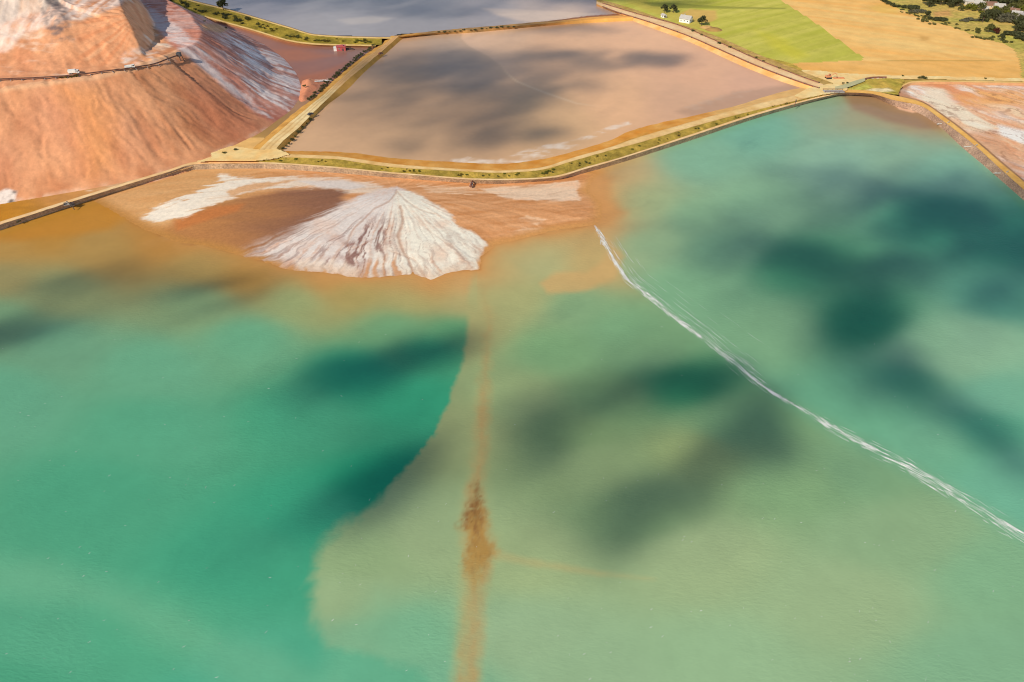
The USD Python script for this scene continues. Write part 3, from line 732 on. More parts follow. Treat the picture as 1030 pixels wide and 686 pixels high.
# --------------------------------- main dyke (near shore to pond)
ROCK0 = [(-80, 259), (0, 232.5), (130, 190), (165, 180), (200, 171.5), (258, 170.5), (330, 174.5), (400, 180), (500, 185.8), (537, 183.6), (556, 182), (594, 173), (620, 165.6), (690, 143.4), (769, 117), (836, 98), (850, 95)]
ROCK1 = [(-80, 252), (0, 226), (130, 185), (165, 174.5), (200, 165), (258, 164.5), (330, 168.5), (400, 175), (500, 181.3), (537, 180.3), (556, 178.8), (594, 168.5), (620, 161), (690, 138.8), (769, 113.3), (836, 95.7), (850, 93)]
LOWR = [(-80, 248.5), (0, 223), (130, 182.4), (165, 172), (200, 162.3), (225, 161.6), (258, 162.6), (330, 167), (400, 173.6), (500, 179.8), (537, 178.8), (556, 177), (594, 166.6), (620, 159.4), (690, 136.8), (769, 111.3), (836, 94.3), (850, 91.5)]
GRASS1 = [(255, 161.5), (282, 158.5), (330, 159.8), (400, 168.6), (460, 172), (500, 173.8), (537, 172), (581, 160.5), (620, 149.6), (632, 146.5), (690, 129.5), (731, 118), (798, 102), (830, 94.5), (850, 91)]
UPR = [(255, 158), (282, 155), (330, 156.6), (400, 165.2), (460, 169.6), (500, 171.4), (537, 169.4), (581, 157), (620, 146), (632, 141.5), (690, 124), (731, 112.5), (798, 96), (830, 90.5)]
ORNG = [(280, 151.5), (330, 152), (345, 152.4), (400, 158.8), (440, 161.6), (500, 164.2), (537, 160.8), (581, 150.6), (620, 137.6), (632, 131.6), (700, 115.2), (731, 108.4), (806, 88), (830, 86)]
cr = lambda *a: C(*a)
strip('rock_bank', ROCK0, -0.5, ROCK1, 3.5, -80, 850, M['rock'], mixn(cr(140, 118, 102), cr(188, 162, 134), 5, 2), step=1.2, nv=9, rough=0.35, jit=0.25, label='dark stone facing of the long dyke above the lake')


def road_col(c1=(238, 206, 152), c2=(214, 170, 104), rut=(196, 148, 88)):
    def f(Q, V, S):
        m = sst(0.4 + 0.6 * nz(V, 9, 4, 4))
        c = np.outer(1 - m, C(*c1)) + np.outer(m, C(*c2))
        e = np.clip(np.abs(S - 0.5) * 2, 0, 1) ** 3
        return over(c, C(*rut), 0.55 * e * sst(0.6 + 0.6 * nz(V, 5, 8, 3)))
    return f


strip('dirt_road', ROCK1, 3.5, LOWR, 3.6, -80, 850, M['road'], road_col((240, 208, 164), (222, 176, 120)), step=1.5, nv=6, jit=0.25, rough=0.04, label='narrow sandy track along the stone facing of the long dyke')
strip('grass_bank', LOWR, 3.6, GRASS1, 4.6, 255, 840, M['grass'], mixn(cr(128, 114, 50), cr(196, 164, 78), 5, 4), step=1.3, nv=8, rough=0.3, jit=0.4, label='olive grass bank between the two tracks of the long dyke')
strip('dirt_road', GRASS1, 4.6, UPR, 4.6, 255, 830, M['road'], road_col(), step=1.3, nv=7, jit=0.35, rough=0.05, label='pale dirt road along the top of the long dyke')


def orange_col(Q, V, S):
    m = sst(0.5 + 0.6 * nz(V, 8, 14, 4))
    c = np.outer(1 - m, C(214, 138, 44)) + np.outer(m, C(228, 172, 92))
    g = sst(-0.2 + 0.9 * nz(V, 7, 24, 4) + (0.4 - S)) * sst((Q[:, 0] - 560) / 40)
    c = over(c, C(170, 146, 62), 0.7 * g)
    return over(c, C(236, 200, 140), sst((Q[:, 0] - 690) / 60) * 0.6)


strip('beach', UPR, 4.55, ORNG, 2.3, 280, 830, M['soil'], orange_col, step=1.3, nv=9, rough=0.12, jit=0.7, label='orange shore between the dyke road and the tan pond')

# --------------------------------- left dyke with the road up the middle (traced down the picture, y -> x)
LL = [(238, 162), (255, 148), (281, 126), (300, 110), (315, 99), (335, 81), (358, 61.5), (374, 50), (387, 41), (393, 36)]
LR1 = [(250, 162), (263, 148), (288, 126), (307, 110), (322, 98), (342, 80), (365, 60), (380, 49.5), (391, 41), (397, 36)]
LR2 = [(272, 162), (279, 148), (303, 126), (318, 110), (330, 99), (350, 80), (373, 61), (386, 50), (396, 41), (402, 35.5)]
LRR = [(292, 162), (286, 151), (296, 140), (311, 123), (328, 107), (350, 90.7), (366, 74), (391, 52), (401, 43), (409, 36)]
strip('earth_bank', LL, 2.2, LR1, 5.0, 160.5, 36, M['soil'], mixn(cr(222, 172, 90), cr(176, 126, 62), 7, 6), along=1, step=0.7, nv=7, rough=0.2, jit=0.4, label='yellow earth bank along the red pond side of the left dyke')


def lroad(Q, V, S):
    m = sst(0.35 + 0.7 * nz(V, 10, 4, 4))
    c = np.outer(1 - m, C(242, 214, 164)) + np.outer(m, C(218, 176, 112))
    far = sst((96 - Q[:, 1]) / 14)
    c = over(c, C(204, 156, 104), 0.8 * far)
    for t, k in ((0.3, 0.3), (0.62, 0.3)):
        c = over(c, C(186, 138, 84), 0.5 * np.exp(-((S - t) / 0.06) ** 2))
    return c


strip('dirt_road', LR1, 5.0, LR2, 5.0, 160.5, 36, M['road'], lroad, along=1, step=0.6, nv=17, rough=0.08, jit=0.5, label='wide pale dirt road running up the left dyke')
strip('earth_bank', LR2, 5.0, LRR, 2.2, 160.5, 36, M['soil'], mixn(cr(224, 170, 84), cr(188, 136, 66), 7, 8), along=1, step=0.7, nv=7, rough=0.2, jit=0.6, label='orange earth bank between the left dyke road and the tan pond')

# --------------------------------- top dyke behind the red pond
FE = [(120, -24), (190, -1), (230, 9), (290, 26.5), (318, 34.2), (360, 36.4), (400, 37)]
LOWT = [(120, -10), (160, 3), (202, 14.6), (253, 28.8), (300, 41.6), (320, 43.6), (342, 44.3), (384, 45)]
off = lambda L, d: [(x, y + d) for x, y in L]
strip('earth_bank', FE, 2.3, off(FE, 0.5), 4.6, 120, 398, M['soil'], mixn(cr(120, 90, 66), cr(170, 130, 84), 9, 6), step=2, nv=4, label='thin dark bank at the edge of the grey pond')
strip('dirt_road', off(FE, 0.5), 4.6, off(FE, 1.9), 4.6, 120, 398, M['road'], road_col((240, 206, 140), (222, 180, 112)), step=2, nv=5, label='narrow pale track beside the grey pond')
strip('grass_bank', off(FE, 1.9), 4.6, LOWT, 4.2, 120, 384, M['grass'], mixn(cr(120, 108, 44), cr(196, 170, 70), 14, 4), step=1.5, nv=9, rough=0.5, label='shrubby green and yellow verge between the two back tracks')
strip('dirt_road', LOWT, 4.2, off(LOWT, 1.5), 4.2, 120, 378, M['road'], road_col((240, 206, 140), (222, 180, 112)), step=2, nv=5, label='narrow pale track above the red pond')
strip('earth_bank', off(LOWT, 1.5), 4.2, off(LOWT, 3.2), 2.1, 120, 375, M['soil'], mixn(cr(196, 150, 100), cr(160, 116, 84), 9, 6), step=2, nv=4, label='bare bank that drops to the red pond')

# --------------------------------- thin dyke between tan and grey ponds
NF = [(395, 36), (440, 30.8), (518, 24), (560, 20), (590, 16), (622, 13.6), (640, 12.5)]
NP = [(395, 39.5), (404, 38), (440, 35), (470, 33.4), (520, 28.8), (560, 25.3), (600, 23), (636, 21.2)]


def ndyke(Q, V, S):
    m = sst(0.5 + 0.7 * nz(V, 8, 4, 4))
    c = np.outer(1 - m, C(128, 100, 66)) + np.outer(m, C(196, 150, 92))
    o = sst((Q[:, 0] - 540) / 40)
    oc = np.outer(1 - sst((S - 0.35) * 5), C(150, 100, 76)) + np.outer(sst((S - 0.35) * 5), C(236, 172, 92))
    c = c * (1 - o[:, None]) + oc * o[:, None]
    return over(c, C(216, 156, 70), 0.8 * sst((432 - Q[:, 0]) / 16) * sst((Q[:, 0] - 400) / 8))


strip('earth_bank', NF, 2.4, [(x, (y0 + y1) / 2) for (x, y0), y1 in zip(NF, np.interp([p[0] for p in NF], [p[0] for p in NP], [p[1] for p in NP]))], 5.0, 395, 637, M['soil'], ndyke, step=2, nv=6, rough=0.25, label='back slope of the low dyke between tan and grey ponds')
strip('earth_bank', [(x, (y0 + y1) / 2) for (x, y0), y1 in zip(NF, np.interp([p[0] for p in NF], [p[0] for p in NP], [p[1] for p in NP]))], 5.0, NP, 2.3, 395, 637, M['soil'], lambda Q, V, S: ndyke(Q, V, 0.5 + S / 2), step=2, nv=6, rough=0.25, label='orange front slope of the low dyke between tan and grey ponds')

# --------------------------------- right dyke between tan pond and fields
R0 = [(600, 6), (622, 14.5), (640, 22.6), (690, 41.2), (754, 70.2), (806, 88.6), (830, 93)]
R1 = [(600, 4), (622, 12.5), (645, 19.5), (690, 35.2), (720, 48), (770, 69.6), (824, 88.6)]
R2 = [(600, 1.2), (640, 13.6), (684, 25.8), (720, 41), (770, 63), (835, 87)]
R3 = [(600, -1.4), (640, 10), (660, 17), (713, 33.5), (770, 57.6), (800, 69), (843, 85)]
strip('beach', R0, 2.3, R1, 4.8, 600, 824, M['soil'], mixn(cr(226, 160, 84), cr(238, 196, 140), 8, 6), step=1.5, nv=6, rough=0.12, jit=0.5, label='orange bank along the field side of the tan pond')
strip('dirt_road', R1, 4.8, R2, 4.8, 600, 828, M['road'], road_col((244, 206, 164), (226, 182, 132)), step=1.5, nv=7, label='pinkish dirt road along the field side of the tan pond')
strip('grass_bank', R2, 4.8, R3, 3.2, 600, 838, M['grass'], mixn(cr(180, 146, 72), cr(222, 184, 120), 9, 4), step=1.5, nv=7, rough=0.25, label='dry grass verge between the pond road and the green field')

# --------------------------------- right dyke beside the salt flat
W0 = [(836, 97.5), (850, 96), (873, 97), (900, 107.5), (920, 113), (943.6, 127), (966, 148), (995, 172.5), (1030, 203), (1090, 257)]
W1 = [(836, 94), (850, 93), (873, 94), (900, 101), (925, 106), (947, 120.6), (979.6, 145.6), (1006, 169.6), (1030, 191), (1090, 245)]
W2 = [(836, 91), (850, 90), (873, 91), (900, 96), (912, 98.5), (925, 102), (953, 120), (981, 141.6), (1006, 163), (1030, 183), (1090, 236)]
W3 = [(836, 88), (850, 88.5), (873, 89.6), (905, 96), (914, 97.6), (926, 101), (954, 118.6), (982, 140), (1007, 161.4), (1030, 181), (1090, 233)]
strip('rock_bank', W0, -0.5, W1, 4.4, 838, 1090, M['rock'], mixn(cr(150, 122, 108), cr(182, 152, 132), 6, 2), step=0.9, nv=12, rough=0.25, jit=0.3, label='mauve grey stone slope of the right hand dyke above the lake')
strip('dirt_road', W1, 4.4, W2, 4.4, 838, 1090, M['road'], road_col((240, 190, 112), (224, 166, 84)), step=0.9, nv=7, label='yellow dirt road on the dyke beside the pink salt flat')
strip('earth_bank', W2, 4.4, W3, 2.0, 905, 1090, M['soil'], mixn(cr(176, 126, 92), cr(214, 160, 110), 6, 2), step=1, nv=4, label='inner bank between the yellow road and the salt flat')
# rim road round the top of the flat
T0 = [(903, 96), (905, 90), (910, 86), (918, 83.2), (940, 82.4), (1000, 83.2), (1100, 85.5)]
strip('earth_bank', off(T0, 2.6), 2.2, off(T0, 0), 4.2, 908, 1100, M['soil'], mixn(cr(186, 136, 104), cr(208, 164, 120), 6, 2), step=1.5, nv=5, label='mauve inner bank at the back of the salt flat')
strip('dirt_road', off(T0, 0), 4.2, off(T0, -1.6), 4.2, 903, 1100, M['road'], road_col((236, 196, 132), (222, 176, 106)), step=1.5, nv=5, label='sandy rim track at the back of the salt flat')
strip('grass_bank', off(T0, -1.6), 4.2, [(900, 80.5), (930, 79.5), (1000, 81), (1100, 83.2)], 2.6, 903, 1100, M['grass'], mixn(cr(170, 150, 70), cr(206, 170, 90), 9, 2), step=1.5, nv=5, label='thin grass verge behind the rim track of the salt flat')

# --------------------------------- junction yard, verge triangle, fields
def jcol(Q, V, d):
    m = sst(0.4 + 0.6 * nz(V, 9, 4, 4))
    return np.outer(1 - m, C(248, 214, 158)) + np.outer(m, C(234, 184, 112))


sheet('dirt_yard', [(806, 70.5), (825, 71.5), (842, 73.5), (870, 75), (900, 76), (940, 76.6), (1000, 78.2), (1100, 80.6), (1100, 83.4), (1000, 81), (940, 79.4), (900, 79), (873, 79.2), (860, 82), (845, 87.5), (833, 84.5), (815, 77.5)], 3.3, 1.5, M['road'], jcol, edge=0.8, label='pale sandy yard and farm road behind the dyke junction')
sheet('dirt_yard', [(812, 89), (824, 86.5), (836, 84.5), (846, 86), (852, 89), (850, 91.5), (836, 93.6), (824, 95.5), (806, 99), (800, 96.5)], 4.9, 1.2, M['road'], jcol, edge=0.8, label='pale sandy junction where the dyke roads meet')
sheet('dirt_yard', [(214, 154), (232, 147), (247, 149), (262, 151), (278, 150), (290, 155), (278, 159), (256, 161.8), (225, 161.4), (200, 162), (214, 158.5)], 5.05, 1.0, M['road'], jcol, edge=0.8, label='sandy turning place where the left dyke meets the long dyke')


def tri(Q, V, d):
    m = sst(0.5 + 0.7 * nz(V, 10, 4, 4))
    c = np.outer(1 - m, C(206, 172, 84)) + np.outer(m, C(168, 154, 66))
    lime = mask(Q, [(852, 90), (872, 84), (878, 88), (862, 92)], 6, 2)
    c = over(c, C(196, 196, 96), 0.7 * lime)
    p = mask(Q, [(866, 92), (876, 89.2), (893, 88.6), (900, 91.6), (890, 92.6)], 3, 2, nz(V, 4, 3))
    return over(c, C(240, 220, 178), 0.9 * p)


sheet('grass_verge', [(850, 91), (862, 86), (874, 80), (893, 79), (909, 80), (905, 88), (902, 95), (885, 92.5), (866, 91.5)], 4.3, 1.4, M['grass'], tri, edge=0.6, label='yellow green grass triangle beside the dyke junction')
sheet('grass_verge', [(772, 59), (795, 64), (812, 74), (840, 83), (848, 86), (840, 87), (824, 86), (800, 76)], 3.15, 1.5, M['grass'], tri, grow=1, label='olive grass wedge beside the sandy yard')
strip('drainage_channel', [(838, 90), (845, 89.6), (852, 88), (862, 84.6), (870, 81.4)], 5.0, [(838, 87.4), (845, 86), (852, 83.6), (862, 80.6), (870, 78.4)], 5.0, 840, 870, M['pond'], mixn(cr(176, 176, 128), cr(200, 190, 140), 6, 2), step=1, nv=5, label='greenish drainage channel crossing the dyke junction')


def green(Q, V, d):
    ang = np.stack([V[:, 0] * 0.82 + V[:, 1] * 0.57, -V[:, 0] * 0.57 + V[:, 1] * 0.82, V[:, 2]], 1)
    m = sst(0.5 + 0.6 * nz(ang, 22, 4, 5, 6, 0.35))
    c = np.outer(1 - m, C(180, 180, 72)) + np.outer(m, C(204, 196, 100))
    t = np.abs(((ang[:, 1] / 24.0) % 1) - 0.5)                          # tractor lanes
    c = over(c, C(160, 158, 66), 0.35 * sst((0.06 - t) / 0.06))
    y = mask(Q, [(760, 30), (790, 40), (812, 56), (800, 60), (775, 45)], 14, 2, nz(V, 20, 5) * 4)
    c = over(c, C(204, 196, 64), 0.6 * y)
    b = mask(Q, [(684, 14), (694, 9), (720, 10.5), (722, 18), (712, 24), (690, 20)], 4, 2, nz(V, 14, 5) * 2)
    c = over(c, C(216, 172, 104), 0.75 * b)
    b = mask(Q, [(600, -4), (628, 1), (655, 12), (690, 26), (716, 32), (718, 29), (690, 14), (655, 5), (640, -6)], 5, 2, nz(V, 20, 5) * 3)
    c = over(c, C(192, 172, 84), 0.6 * b)
    b = mask(Q, [(645, 2), (680, 3), (720, 6), (790, 8), (790, 9.2), (720, 8.6), (680, 8), (655, 6)], 2.5, 3, nz(V, 14, 6))  # dark strip, its wide end repeating the cloud shade in the crop colour
    return over(c, C(122, 126, 58), 0.6 * b)


sheet('crop_field', [(570, -20), (598, -2), (640, 10), (660, 16.6), (713, 33), (772, 57.5), (793, 64), (830, 62.5), (868, 60.5), (870, 58), (850, 44), (820, 22), (786, 0), (760, -20)], 3.0, 2.6, M['crop'], green, grow=1, label='bright green crop field with faint tractor lanes')


def wheat(Q, V, d):
    ang = np.stack([V[:, 0] * 0.88 - V[:, 1] * 0.47, V[:, 0] * 0.47 + V[:, 1] * 0.88, V[:, 2]], 1)
    m = sst(0.5 + 0.7 * nz(ang, 26, 4, 5, 4, 0.4))
    c = np.outer(1 - m, C(238, 178, 100)) + np.outer(m, C(248, 200, 132))
    low = sst((Q[:, 1] - 60.5) / 1.6)
    lc = np.outer(1 - m, C(230, 174, 96)) + np.outer(m, C(238, 188, 116))
    c = c * (1 - low[:, None]) + lc * low[:, None]
    ln = np.exp(-((Q[:, 1] - 61) / 0.55) ** 2) * sst((Q[:, 0] - 880) / 20) * sst((1014 - Q[:, 0]) / 10)
    c = over(c, C(176, 140, 70), 0.6 * ln)
    p = mask(Q, [(890, 4), (905, 8), (905, 14), (885, 14), (870, 8)], 10, 2, nz(V, 20, 5) * 4)
    c = over(c, C(226, 186, 96), 0.6 * p)
    ox = mask(Q, [(925, 36), (934, 37), (936, 41), (927, 41)], 4, 2, nz(V, 8, 5) * 2)
    return over(c, C(204, 152, 84), 0.5 * ox)


sheet('wheat_field', [(760, -20), (786, -0.5), (820, 21.5), (850, 43.5), (871, 58), (868, 61), (830, 63), (794, 64.5), (806, 71), (842, 74), (880, 75.5), (930, 76.6), (1024, 79), (1022, 60), (1018, 50), (1009, 44.5), (981, 37), (956, 27), (938, 23), (912, 13), (886, 1), (860, -20)], 3.02, 2.4, M['crop'], wheat, grow=0.5, edge=1.5, label='golden stubble field with a darker near strip')


def meadow(Q, V, d):
    a = nz(V, 30, 4, 5, 2.6, 0.8)
    m = sst(0.5 + 0.8 * a)
    c = np.outer(1 - m, C(212, 178, 104)) + np.outer(m, C(176, 168, 84))
    m2 = sst(-0.3 + 1.0 * nz(V, 22, 8, 5, 3, 0.7))
    c = over(c, C(222, 180, 112), 0.8 * m2)
    m3 = sst(-0.5 + 1.2 * nz(V, 26, 9, 5, 2.2, 0.6))
    c = over(c, C(178, 182, 70), 0.8 * m3)
    e = mask(Q, [(975, 32), (1000, 36), (1024, 42), (1024, 38), (1000, 33)], 4, 2)
    c = over(c, C(186, 184, 84), 0.5 * e)
    e = mask(Q, [(938, 12), (955, 10), (958, 16), (940, 17)], 5, 2, a * 2)
    return over(c, C(206, 150, 100), 0.7 * e)


sheet('meadow', [(850, -30), (880, -2), (912, 13), (938, 23), (956, 27), (981, 37), (1009, 44.5), (1018, 50), (1022, 60), (1023, 79), (1120, 82), (1200, -30)], 2.9, 2.6, M['grass'], meadow, grow=2, label='patchy green and straw meadow around the village')

# --------------------------------- spoil heap
TOE = [(-260, 262), (-120, 228), (0, 206), (50, 197.5), (100, 189), (150, 178), (205, 161), (235, 147), (262, 134), (279, 121), (293, 111), (302, 98), (303, 86), (298, 73), (286, 59), (268, 46), (250, 36.5), (230, 28), (200, 17.5), (165, 5.5), (140, -4), (90, -22), (20, -46)]


def heap():
    T = np.array(TOE, float)
    Wt = at(T[:, 0], T[:, 1], 2.3)[:, :2]
    L = np.concatenate([[0], np.cumsum(np.linalg.norm(np.diff(Wt, axis=0), axis=1))])
    s_ridge = L[8]
    S = np.arange(0, L[-1], 1.0)
    P = np.stack([np.interp(S, L, Wt[:, k]) for k in (0, 1)], 1)
    k = np.ones(13) / 13
    P = np.stack([np.convolve(np.pad(P[:, i], 6, mode='edge'), k, 'valid') for i in (0, 1)], 1)
    poly = np.vstack([P, [[-2200, 1900]], [[-2200, 330]]])
    xs, ys = np.arange(-640, -120, 0.9), np.arange(338, 880, 1.0)
    X, Y = np.meshgrid(xs, ys, indexing='ij')
    V = np.stack([X.ravel(), Y.ravel(), np.zeros(X.size)], 1)
    d0, idx = cKDTree(P).query(V[:, :2])
    ins = sdf(V[:, :2], poly[::12]) > 0
    near = d0 < 14
    d = np.where(ins, d0, -d0)
    s = S[idx]
    front = sst((s_ridge - s) / 30 + 0.5)                                # 1 on the big orange face, 0 on the right flank
    warp = nz(V, 60, 3, 4) * 5
    de = np.clip(d + warp * sst(d / 30), -10, None)
    # the big face up to the haul road's bench, the bench, the gentler shoulder behind it
    hf = np.interp(de, [-10, 0, 12, 64, 76, 150, 300], [-5, 0, 6, 45, 46, 51, 62])
    hr = np.interp(de, [-10, 0, 20, 66, 150, 300], [-4, 0, 10.5, 44.5, 53, 64])
    h = hf * front + hr * (1 - front)
    ww = nz(V, 34, 13, 4) * 3
    U2 = at(*np.array([(-300, 84), (0, 76), (60, 74), (100, 69), (124, 65), (150, 60), (240, 46), (300, -60), (-300, -60)], float).T, 47.0)[:, :2]
    E2 = at(*np.array([(-600, 300), (104, 100), (134, 56), (141, 42), (152, 28), (153, 14), (146, 0), (130, -20), (60, -60), (-600, -60)], float).T, 58.0)[:, :2]
    du, de2 = sdf(V[:, :2], U2) + ww, sdf(V[:, :2], E2) + ww * 0.4
    h = h + np.minimum(np.interp(du, [-6, 0, 6, 40, 60, 90], [0, 0.4, 2.4, 16.0, 18.5, 20.0]), np.interp(de2, [-2, 0, 12, 40], [0, 0.5, 14.0, 40.0]))
    U3 = at(*np.array([(-60, 44), (0, 35), (22, 30), (56, 25), (84, 17), (108, 9), (122, 2), (124, -8), (110, -24), (-60, -60)], float).T, 62.0)[:, :2]
    du3 = sdf(V[:, :2], U3) + ww * 0.5
    h = h + np.interp(du3, [-3, 0, 3, 16, 24, 60], [0, 0.3, 2.0, 11.0, 12.5, 14.0])
    mo = at(*np.array([(58, 58), (54, 44), (62, 32), (70, 28), (77, 36), (81, 46), (80, 56)], float).T, 50.0)[:, :2]
    dm = sdf(V[:, :2], mo) + nz(V, 8, 16, 3)
    h = h + np.interp(dm, [-5, 0, 8], [0, 0.6, 2.0])
    # rills down the faces
    sk = s + 0.10 * d + 5.0 * nz(V, 22, 53, 4) + 1.2 * nz(V, 6, 54, 3)
    r1 = (fbm(np.stack([sk / 4.2, d / 14, 0 * s], 1), 4, 5) - 0.5) * 2.4
    r2 = (fbm(np.stack([sk / 19, d / 60, 0 * s + 4], 1), 3, 15) - 0.5) * 2.4
    r3 = (fbm(np.stack([V[:, 0] / 3.2, du3 / 30, 0 * s + 7], 1), 3, 17) - 0.5) * 2.4
    gul = 1 - 2.2 * np.abs(r1)                                           # sharp crests, eroded gullies between
    h = h + (0.45 * gul + 0.25 * r1 + 0.4 * r2) * sst(d / 14) * (1 - 0.6 * sst((d - 70) / 8) * front) + 0.42 * nz(V, 5, 8, 5) * sst(d / 6) + 1.0 * r3 * sst(du3 / 5) * sst((26 - du3) / 8)
    h = h + 1.3 * nz(V, 9, 19, 5) * sst((d - 76) / 10)
    V[:, 2] = 2.2 + h
    Q = pxof(V)
    # colour of the material itself
    st = (fbm(np.stack([sk / 9, d / 22, 0 * s], 1), 5, 25) - 0.5) * 2.4
    m = sst(0.5 + 0.7 * st)
    wp, wf = nz(V, 18, 33, 4), nz(V, 4, 34, 4)
    orange = np.outer(1 - m, C(196, 130, 92)) + np.outer(m, C(222, 160, 120))
    orange = over(orange, C(200, 140, 114), 0.6 * sst(0.4 + nz(V, 70, 33, 4)))
    orange = over(orange, C(228, 154, 92), 0.5 * mask(Q, [(62, 88), (100, 86), (112, 120), (116, 172), (92, 176), (80, 130)], 30, 1, wp * 8))
    orange = over(orange, C(178, 106, 80), 0.55 * mask(Q, [(180, 66), (215, 84), (264, 122), (264, 132), (235, 144), (200, 130)], 30, 1.2, wp * 6))
    sf = (fbm(np.stack([sk / 3.2, d / 60, 0 * s + 9], 1), 5, 35) - 0.5) * 2.4
    red = np.outer(1 - m, C(178, 112, 96)) + np.outer(m, C(210, 142, 122))
    wm = sst(0.10 + 1.0 * sf + 0.7 * nz(V, 30, 36, 4))
    low = mask(Q, [(225, 42), (262, 42), (300, 70), (304, 96), (290, 112), (262, 106), (240, 82), (236, 60)], 26, 1, wp * 8)
    flank = over(red, C(236, 220, 218), np.clip((0.36 + 0.9 * low) * sst(0.42 + 0.8 * sf + 0.9 * nz(V, 12, 37, 5) + 0.3 * nz(V, 3, 38, 3)) + 0.15 * low, 0, 1))
    strk = mask(Q, [(120, -6), (150, 6), (178, 26), (200, 46), (217, 68), (224, 80), (250, 100), (275, 118), (268, 118), (238, 98), (212, 76), (188, 54), (165, 36), (140, 16)], 7, 1.2, wf * 4 + sf * 4)
    flank = over(flank, C(218, 206, 208), 0.85 * strk * sst(0.7 + 0.5 * sf))
    gold = mask(Q, [(202, 24), (220, 24), (230, 29), (222, 33), (206, 30)], 5, 1.5, wf * 2)
    flank = over(flank, C(214, 164, 116), 0.7 * gold)
    fm = mask(Q, [(-300, -80), (128, -12), (148, 8), (156, 26), (170, 44), (190, 58), (214, 78), (240, 100), (262, 118), (281, 126), (292, 150), (240, 210), (-300, 400)], 7, 1.2, wf * 3)
    # upper lifts
    tongue = mask(Q, [(72, 26), (100, 14), (120, 6), (140, 2), (153, 14), (153, 26), (141, 38), (138, 52), (120, 64), (100, 68), (82, 56)], 8, 1.5, wp * 3)
    bench = sst((d - 62) / 4)
    band = sst(0.05 + 1.2 * nz(V, 9, 45, 5, 3.2, 0.7) + 0.4 * wf)
    oc = over(orange, C(226, 176, 138), 0.8 * sst((d - 62) / 2.5) * sst((70 - d) / 2.5))
    oc = over(oc, C(240, 220, 204), 0.85 * sst((d - 72) / 4) * band * (1 - tongue))
    br = sst(-0.1 + 1.1 * nz(V, 12, 46, 5, 2.6, 0.8))
    oc = over(oc, C(176, 112, 86), 0.7 * br * sst((d - 84) / 6) * (1 - tongue))
    fan = (fbm(np.stack([np.arctan2(V[:, 1] - 520, V[:, 0] + 262) * 16, d / 60, 0 * s], 1), 4, 48) - 0.5) * 2.4
    tc = np.outer(1 - sst(0.5 + 0.7 * fan), C(222, 148, 106)) + np.outer(sst(0.5 + 0.7 * fan), C(236, 174, 132))
    oc = oc * (1 - tongue[:, None]) + tc * tongue[:, None]
    sp = mask(Q, [(122, 56), (136, 48), (148, 50), (170, 58), (178, 62), (150, 66), (126, 64)], 8, 1.5, wf * 3)
    oc = over(oc, C(226, 208, 200), 0.8 * sp * sst(0.3 + wf))
    lift3 = sst((du3 + 1) / 3) * sst((30 - du3) / 8)
    p3 = np.outer(1 - sst(0.5 + 0.8 * r3), C(222, 186, 164)) + np.outer(sst(0.5 + 0.8 * r3), C(250, 226, 206))
    oc = oc * (1 - lift3[:, None]) + p3 * lift3[:, None]
    top3 = sst((du3 - 20) / 8) * sst((110 - Q[:, 0]) / 30)
    oc = over(oc, C(206, 194, 190), top3)
    crown_ = mask(Q, [(-40, -30), (132, -12), (120, 6), (84, 18), (52, 27), (24, 34), (6, 52), (-40, 64)], 8, 1.5, wp * 4)
    oc = over(oc, C(232, 212, 204), 0.85 * crown_ * sst(0.75 + 0.6 * r3 + 0.4 * wf))
    lw = mask(Q, [(-20, 34), (44, 30), (58, 44), (40, 62), (-20, 72)], 8, 1.5, wp * 4)
    oc = over(oc, C(246, 232, 220), 0.8 * lw * sst(-0.1 + 1.4 * nz(V, 8, 52, 5, 3.4, 0.6)))
    md = sst((dm + 2) / 4) * sst(0.55 + 0.8 * wf)
    oc = over(oc, C(104, 94, 98), 0.92 * md)
    pile = mask(Q, [(-8, 194), (8, 190), (17, 193), (15, 203), (8, 207), (-8, 209)], 3, 1.2, wf * 2)
    oc = over(oc, C(236, 226, 222), 0.9 * pile)
    oc = over(oc, C(70, 60, 60), 0.9 * pile * sst(0.2 + 1.6 * nz(V, 3.5, 49, 3)))
    toec = sst(1 - (d - 1) / 3) * sst(0.2 + 1.2 * nz(V, 7, 50, 4))
    oc = over(oc, C(236, 206, 184), 0.5 * toec)
    col = oc * fm[:, None] + flank * (1 - fm)[:, None]
    keep = (d > -12) & (Y.ravel() < 1500)
    q = grid_faces(len(xs), len(ys))
    q = q[keep[q].all(1)]
    ids, inv = np.unique(q, return_inverse=True)
    V2, F = V[ids], tris(inv.reshape(q.shape))
    cmesh('spoil_heap', V2, up(V2, F), np.clip(col[ids], 0.004, 0.86), M['heap'], kind='structure', label='huge orange and white salt spoil heap')
    return V, (len(xs), len(ys), xs, ys)


HV, HG = heap()


def heap_z(x, y):
    nx, ny, xs, ys = HG
    i, j = int(np.clip(round((x - xs[0]) / (xs[1] - xs[0])), 0, nx - 1)), int(np.clip(round((y - ys[0]) / (ys[1] - ys[0])), 0, ny - 1))
    return HV[i * ny + j, 2]



# --------------------------------- building blocks for the small things
def cat(*ms):
    return trimesh.util.concatenate([m for m in ms])


def box(sx, sy, sz, x=0, y=0, z=0, rz=0.0, ry=0.0):
    m = trimesh.creation.box((sx, sy, sz))
    if ry:
        m.apply_transform(trimesh.transformations.rotation_matrix(ry, [0, 1, 0]))
    if rz:
        m.apply_transform(trimesh.transformations.rotation_matrix(rz, [0, 0, 1]))
    m.apply_translation((x, y, z))
    return m


